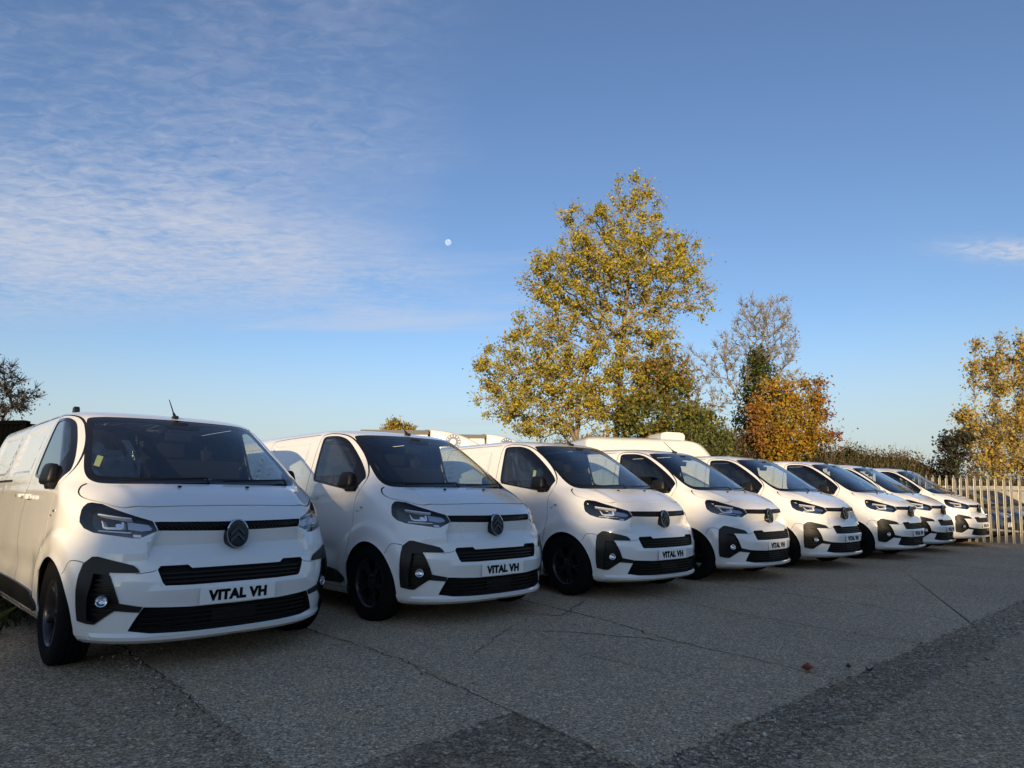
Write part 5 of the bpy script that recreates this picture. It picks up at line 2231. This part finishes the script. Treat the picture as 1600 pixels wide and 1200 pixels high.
def box_van(u_nose, Y, top, lab, yaw_deg):
    """white box-bodied van, rounded wind deflector over the cab, round blue badge"""
    root = empty('box_van')
    hw = 1.02
    t = top
    # deflector + cab side profile; y grows to the rear from the bumper
    prof = [(0.0, .40), (0.05, .75), (.25, 1.05), (.85, 1.25), (1.45, 1.95), (1.55, 2.0)]
    cab = MB().prism_x(prof + [(2.1, 2.02), (2.1, .40)], -.95, .95)
    cab.build('cab', M['cream_white'], root)
    MB().prism_x([(.90, 1.28), (1.42, 1.90), (1.40, 1.93), (.87, 1.30)], -.82, .82).build('windscreen', M['frit'], root)
    for sg in (-1, 1):
        MB().prism_x([(1.15, 1.30), (1.55, 1.85), (2.0, 1.85), (2.0, 1.28)], sg * .953 - .003, sg * .953 + .003).build('side_window', M['frit'], root)
    fp = []
    for k in range(13):
        a = k / 12
        fp.append((1.0 + 1.55 * a, 2.03 + (t - 2.03) * math.sin(a * PI / 2) ** 0.62))
    fp[0] = (1.0, 2.03)
    bm = bmesh.new()
    n = len(fp)
    poly = fp + [(2.55, 2.03)]
    vs = [bm.verts.new((x, y, z)) for x in (-hw, hw) for y, z in poly]
    m_ = len(poly)
    fa = [bm.faces.new([vs[i] for i in range(m_)][::-1]), bm.faces.new([vs[m_ + i] for i in range(m_)])]
    ed = []
    for i in range(m_):
        j = (i + 1) % m_
        bm.faces.new([vs[i], vs[j], vs[m_ + j], vs[m_ + i]])
    bmesh.ops.recalc_face_normals(bm, faces=bm.faces)
    side_edges = [e for f in fa for e in f.edges if max(v.co.z for v in e.verts) > 2.04]
    bmesh.ops.bevel(bm, geom=list(set(side_edges)), offset=.10, segments=4, profile=.5, affect='EDGES', clamp_overlap=True)
    me = bpy.data.meshes.new('deflector')
    bm.to_mesh(me)
    bm.free()
    me.shade_smooth()
    me.set_sharp_from_angle(angle=R(50))
    me.materials.append(M['cream_white'])
    d = bpy.data.objects.new('deflector', me)
    COL.objects.link(d)
    d.parent = root
    box = MB().box((0, 3.40, (t + .85) / 2 - .05), (2.06, 1.6, t - .95), None, .012).build('box_body', M['cream_white'], root)
    for sg in (-1, 1):
        MB().box((sg * 1.03, 3.40, t - .08), (.05, 1.64, .11), None, .008).build('top_rail', M['rail_grey'], box)
        bd = MB()
        bd.lathe_x([(0, .19), (.006, .19), (.006, 0)] if sg > 0 else [(0, 0), (0, .19), (.006, .19)], 32, (sg * (hw) if sg > 0 else sg * hw - .006, 1.98, t - .30))
        b_ = bd.build('badge', M['badge_blue'], root)
        mk = MB()
        for i in range(14):
            a = 2 * PI * i / 14
            mk.box((sg * (hw + .008), 1.98 + .150 * math.cos(a), t - .30 + .150 * math.sin(a)), (.003, .022, .04), Matrix.Rotation(a - PI / 2, 3, 'X'))
        mk.tube((sg * (hw + .006), 1.98, t - .30), (sg * (hw + .011), 1.98, t - .30), .07, .07, 16)
        mk.build('badge_print', M['badge_white'], b_)
        for cd in (.85, 3.5):
            add_wheel(root, (sg * .86, cd, .36), sg, .36, .22, 5, .11)
    MB().box((0, 2.62, t - .06), (2.04, .10, .10)).build('front_rail', M['rail_grey'], box)
    MB().box((0, 2.2, .62), (1.0, 4.0, .2)).build('chassis', M['under'], root)
    ya = R(90 + yaw_deg)
    f = Vector((math.sin(ya), -math.cos(ya), 0))
    qn = at(u_nose, 700, Y)
    root.rotation_euler = (0, 0, ya)
    root.location = (qn.x, Y, 0)
    tag(root, lab, 'van', 'box vans behind the row')


box_van(828, 17.2, 2.73, 'white box van behind the row, the left of two with round blue badges', 4)
box_van(892, 19.6, 2.85, 'white box van behind the row, the right of two with round blue badges', 4)


# ------------------------------------------------------------------ left edge: dark container
def container():
    q = at(40, 660, 12.5)
    root = empty('storage_container', (q.x, q.y, 0))
    tag(root, 'dark corrugated steel container at the left edge behind the nearest van', 'container')
    root.rotation_euler = (0, 0, R(-8))
    H = q.z
    n = 30
    vs, fs = [], []
    Lx, Wy = 3.0, 2.4
    for k in range(n * 4):
        x = -Lx * k / (n * 4 - 1)
        y = 0.03 if (k % 4) in (1, 2) else 0.0
        vs += [(x, y, 0.02), (x, y, H - .06)]
    for k in range(n * 4 - 1):
        fs.append([2 * k, 2 * k + 1, 2 * k + 3, 2 * k + 2])
    mesh_obj('corrugated_side', vs, fs, M['container_paint'], root)
    MB().box((-Lx / 2, Wy / 2 + .03, H / 2), (Lx - .02, Wy - .02, H - .08)).build('shell', M['container_paint'], root)
    mb = MB()
    for x in (0, -Lx):
        for y in (0.0, Wy):
            mb = MB().box((x, y + .02, H / 2), (.10, .10, H), None, .008)
            mb.build('corner_post', M['container_paint'], root)
    MB().box((-Lx / 2, 0.01, H - .03), (Lx, .09, .08)).build('top_rail', M['container_paint'], root)


container()


# ------------------------------------------------------------------ far mast
def mast():
    q = at(617, 652, 150)
    root = empty('lattice_mast', (q.x, q.y, 0))
    tag(root, 'thin grey lattice mast on the horizon beside the far yellow treetop', 'mast')
    mb = MB()
    for sx in (-.35, .35):
        for sy in (-.35, .35):
            mb.tube((sx * 1.0, sy * 1.0, 0), (sx * .3, sy * .3, q.z), .04, .03, 4)
    for k in range(12):
        z = q.z * k / 12
        w = .35 - .24 * k / 12
        z2 = q.z * (k + 1) / 12
        mb.tube((-w, -w, z), (w, -w, z2), .02, .02, 3)
        mb.tube((w, -w, z), (-w, -w, z2), .02, .02, 3)
    mb.build('lattice', M['rail_grey'], root)
    for z in (q.z - 1.6, q.z - 3.6):
        MB().tube((-2.6, 0, z), (2.6, 0, z), .035, .035, 5).build('cross_arm', M['rail_grey'], root)


mast()


# ------------------------------------------------------------------ loose grit on the yard
def grit():
    rng = np.random.default_rng(88)
    pts = []
    # along the rough strip
    t = rng.random(2600) ** 1.3 * 9.0
    off = -np.abs(rng.normal(size=2600)) * 0.35 + 0.04
    pts.append(np.stack([E0[0] + EA[0] * t + EB[0] * off, E0[1] + EA[1] * t + EB[1] * off], 1))
    # thin scatter over everything near
    pts.append(np.stack([rng.uniform(-3.2, 7, 1500), rng.uniform(2.8, 9, 1500)], 1))
    # by the left joint
    k = rng.random(700)
    jx = np.interp(k, [0, .33, .66, 1], [-1.0, -1.62, -2.12, -2.77])
    jy = np.interp(k, [0, .33, .66, 1], [2.98, 3.72, 4.29, 5.0])
    pts.append(np.stack([jx - np.abs(rng.normal(size=700)) * .12, jy + rng.normal(size=700) * .05], 1))
    p = np.concatenate(pts)
    n = len(p)
    r = rng.gamma(3.0, 0.0011, n) + 0.0012
    o = np.array([[1, 0, 0], [-1, 0, 0], [0, 1, 0], [0, -1, 0], [0, 0, 1], [0, 0, -1]], float)
    sc = rng.uniform(0.6, 1.4, (n, 1, 3)) * r[:, None, None]
    a = rng.uniform(0, 2 * PI, n)
    V = o[None] * sc
    x = V[..., 0] * np.cos(a)[:, None] - V[..., 1] * np.sin(a)[:, None]
    y = V[..., 0] * np.sin(a)[:, None] + V[..., 1] * np.cos(a)[:, None]
    V = np.stack([x + p[:, None, 0], y + p[:, None, 1], V[..., 2] * 0.8 + r[:, None] * 0.5], 2).reshape(-1, 3)
    f = np.array([[0, 2, 4], [2, 1, 4], [1, 3, 4], [3, 0, 4], [2, 0, 5], [1, 2, 5], [3, 1, 5], [0, 3, 5]])
    F = (np.arange(n)[:, None, None] * 6 + f[None]).reshape(-1, 3)
    c = palette(rng, n, [(.55, .46, .36), (.35, .29, .22), (.70, .64, .55), (.20, .16, .12)], None, 0.25)
    c = np.concatenate([np.repeat(c, 6, 0), np.ones((6 * n, 1))], 1)
    ob = fast_mesh('loose_grit', V, F, M['grass'], None, c)
    tag(ob, 'loose grit and small stones scattered over the yard', 'grit', None, 'stuff')


grit()


# ------------------------------------------------------------------ fallen leaves
def fallen():
    rng = np.random.default_rng(4)
    spots = [(1.93, 4.54, .075, 'curled red-brown fallen leaf on the concrete', (.22, .06, .03)),
             (1.97, 4.57, .055, 'pale tan fallen leaf touching the red-brown one', (.32, .22, .12)),
             (2.24, 4.61, .045, 'small dark fallen leaf near the rough strip', (.07, .045, .03)),
             (2.33, 4.52, .05, 'dark crumpled leaf at the edge of the concrete', (.05, .04, .03))]
    for x, y, s, lab, col in spots:
        n = 7
        vs, fs = [], []
        for i in range(n):
            t = i / (n - 1)
            w = s * 0.42 * math.sin(PI * (0.08 + 0.88 * t))
            zc = 0.006 + s * 0.55 * (2 * t - 1) ** 2
            for sg, zz in ((-1, .35), (0, 0), (1, .35)):
                vs.append((sg * w, (t - .5) * s, zc + w * zz))
        for i in range(n - 1):
            for j in range(2):
                fs.append([i * 3 + j, i * 3 + j + 1, (i + 1) * 3 + j + 1, (i + 1) * 3 + j])
        m = principled('leaf_%02d' % len(M), col, 0.7)
        o = mesh_obj('fallen_leaf', vs, fs, m, None, True)
        o.location = (x, y, 0.001)
        o.rotation_euler = (0, 0, rng.uniform(0, 6))
        tag(o, lab, 'leaf', 'fallen leaves')


fallen()


# ------------------------------------------------------------------ moon
def moon():
    p = at(699.5, 379, 4000)
    m = bpy.data.materials.new('moon')
    m.use_nodes = True
    n, l = m.node_tree.nodes, m.node_tree.links
    n.clear()
    out = n.new('ShaderNodeOutputMaterial')
    em = n.new('ShaderNodeEmission')
    tr = n.new('ShaderNodeBsdfTransparent')
    geo = n.new('ShaderNodeNewGeometry')
    dot = n.new('ShaderNodeVectorMath')
    dot.operation = 'DOT_PRODUCT'
    l.new(geo.outputs['Normal'], dot.inputs[0])
    dot.inputs[1].default_value = Vector((-0.45, -0.85, -0.30)).normalized()  # sunlit side painted in as glow along this direction, unlit side see-through
    mr = n.new('ShaderNodeMapRange')
    mr.interpolation_type = 'SMOOTHSTEP'
    mr.inputs[1].default_value = -0.05
    mr.inputs[2].default_value = 0.45
    l.new(dot.outputs['Value'], mr.inputs[0])
    tc = n.new('ShaderNodeTexCoord')
    nz = n.new('ShaderNodeTexNoise')
    nz.inputs['Scale'].default_value = 0.07
    l.new(tc.outputs['Object'], nz.inputs['Vector'])
    cr = n.new('ShaderNodeValToRGB')
    cr.color_ramp.elements[0].position = 0.40
    cr.color_ramp.elements[0].color = (.36, .48, .70, 1)
    cr.color_ramp.elements[1].position = 0.56
    cr.color_ramp.elements[1].color = (.54, .64, .80, 1)
    l.new(nz.outputs[0], cr.inputs[0])
    l.new(cr.outputs[0], em.inputs[0])
    mx = n.new('ShaderNodeMixShader')
    l.new(mr.outputs[0], mx.inputs[0])
    l.new(tr.outputs[0], mx.inputs[1])
    l.new(em.outputs[0], mx.inputs[2])
    l.new(mx.outputs[0], out.inputs[0])
    bm = bmesh.new()
    bmesh.ops.create_uvsphere(bm, u_segments=32, v_segments=16, radius=20)
    me = bpy.data.meshes.new('moon')
    bm.to_mesh(me)
    bm.free()
    me.shade_smooth()
    me.materials.append(m)
    o = bpy.data.objects.new('moon', me)
    COL.objects.link(o)
    o.location = p
    tag(o, 'pale gibbous daytime moon in the blue sky left of the big tree', 'moon')


moon()

# ------------------------------------------------------------------ tall hedgerow behind the camera: shades the yard
te = math.tan(SUN_EL)
DY = -36.0
ox = math.tan(SUN_AZ)
def shade_top(x_at, y_at, z_at):
    """station of the hedgerow crest whose shadow edge falls on (x_at, y_at, z_at)"""
    s_ = (y_at - DY)
    return (x_at + ox * s_, DY, z_at + s_ * te / math.cos(SUN_AZ))


SH = [shade_top(-10.0, 6.5, 0.25), shade_top(-6.0, 6.0, 0.28), shade_top(-3.6, 5.0, 0.22), shade_top(-2.98, 4.7, 0.25), shade_top(-2.75, 4.7, 1.50), shade_top(-1.5, 5.2, 1.50), shade_top(-0.8, 5.9, 1.32), shade_top(0.6, 7.2, 1.16), shade_top(1.6, 7.8, 0.98), shade_top(3.3, 9.3, 0.66), shade_top(5.2, 10.9, 0.55),
      shade_top(6.8, 12.0, 0.95), shade_top(7.6, 12.6, 1.10), shade_top(8.8, 13.8, 0.95), shade_top(10.0, 15.0, 0.5), shade_top(10.8, 15.6, 0.25), shade_top(13.0, 16, 0.2), shade_top(20, 16, 0.3), shade_top(45, 16, 0.4)]
hedge('tall_hedgerow', 'tall hedgerow behind the photographer, out of the picture', SH, 1.6, 17, 26000, 0.16,
      [(.06, .07, .02), (.10, .08, .03), (.05, .05, .02)], None, 3000, leaf_depth=0.12, lumps=0.3)
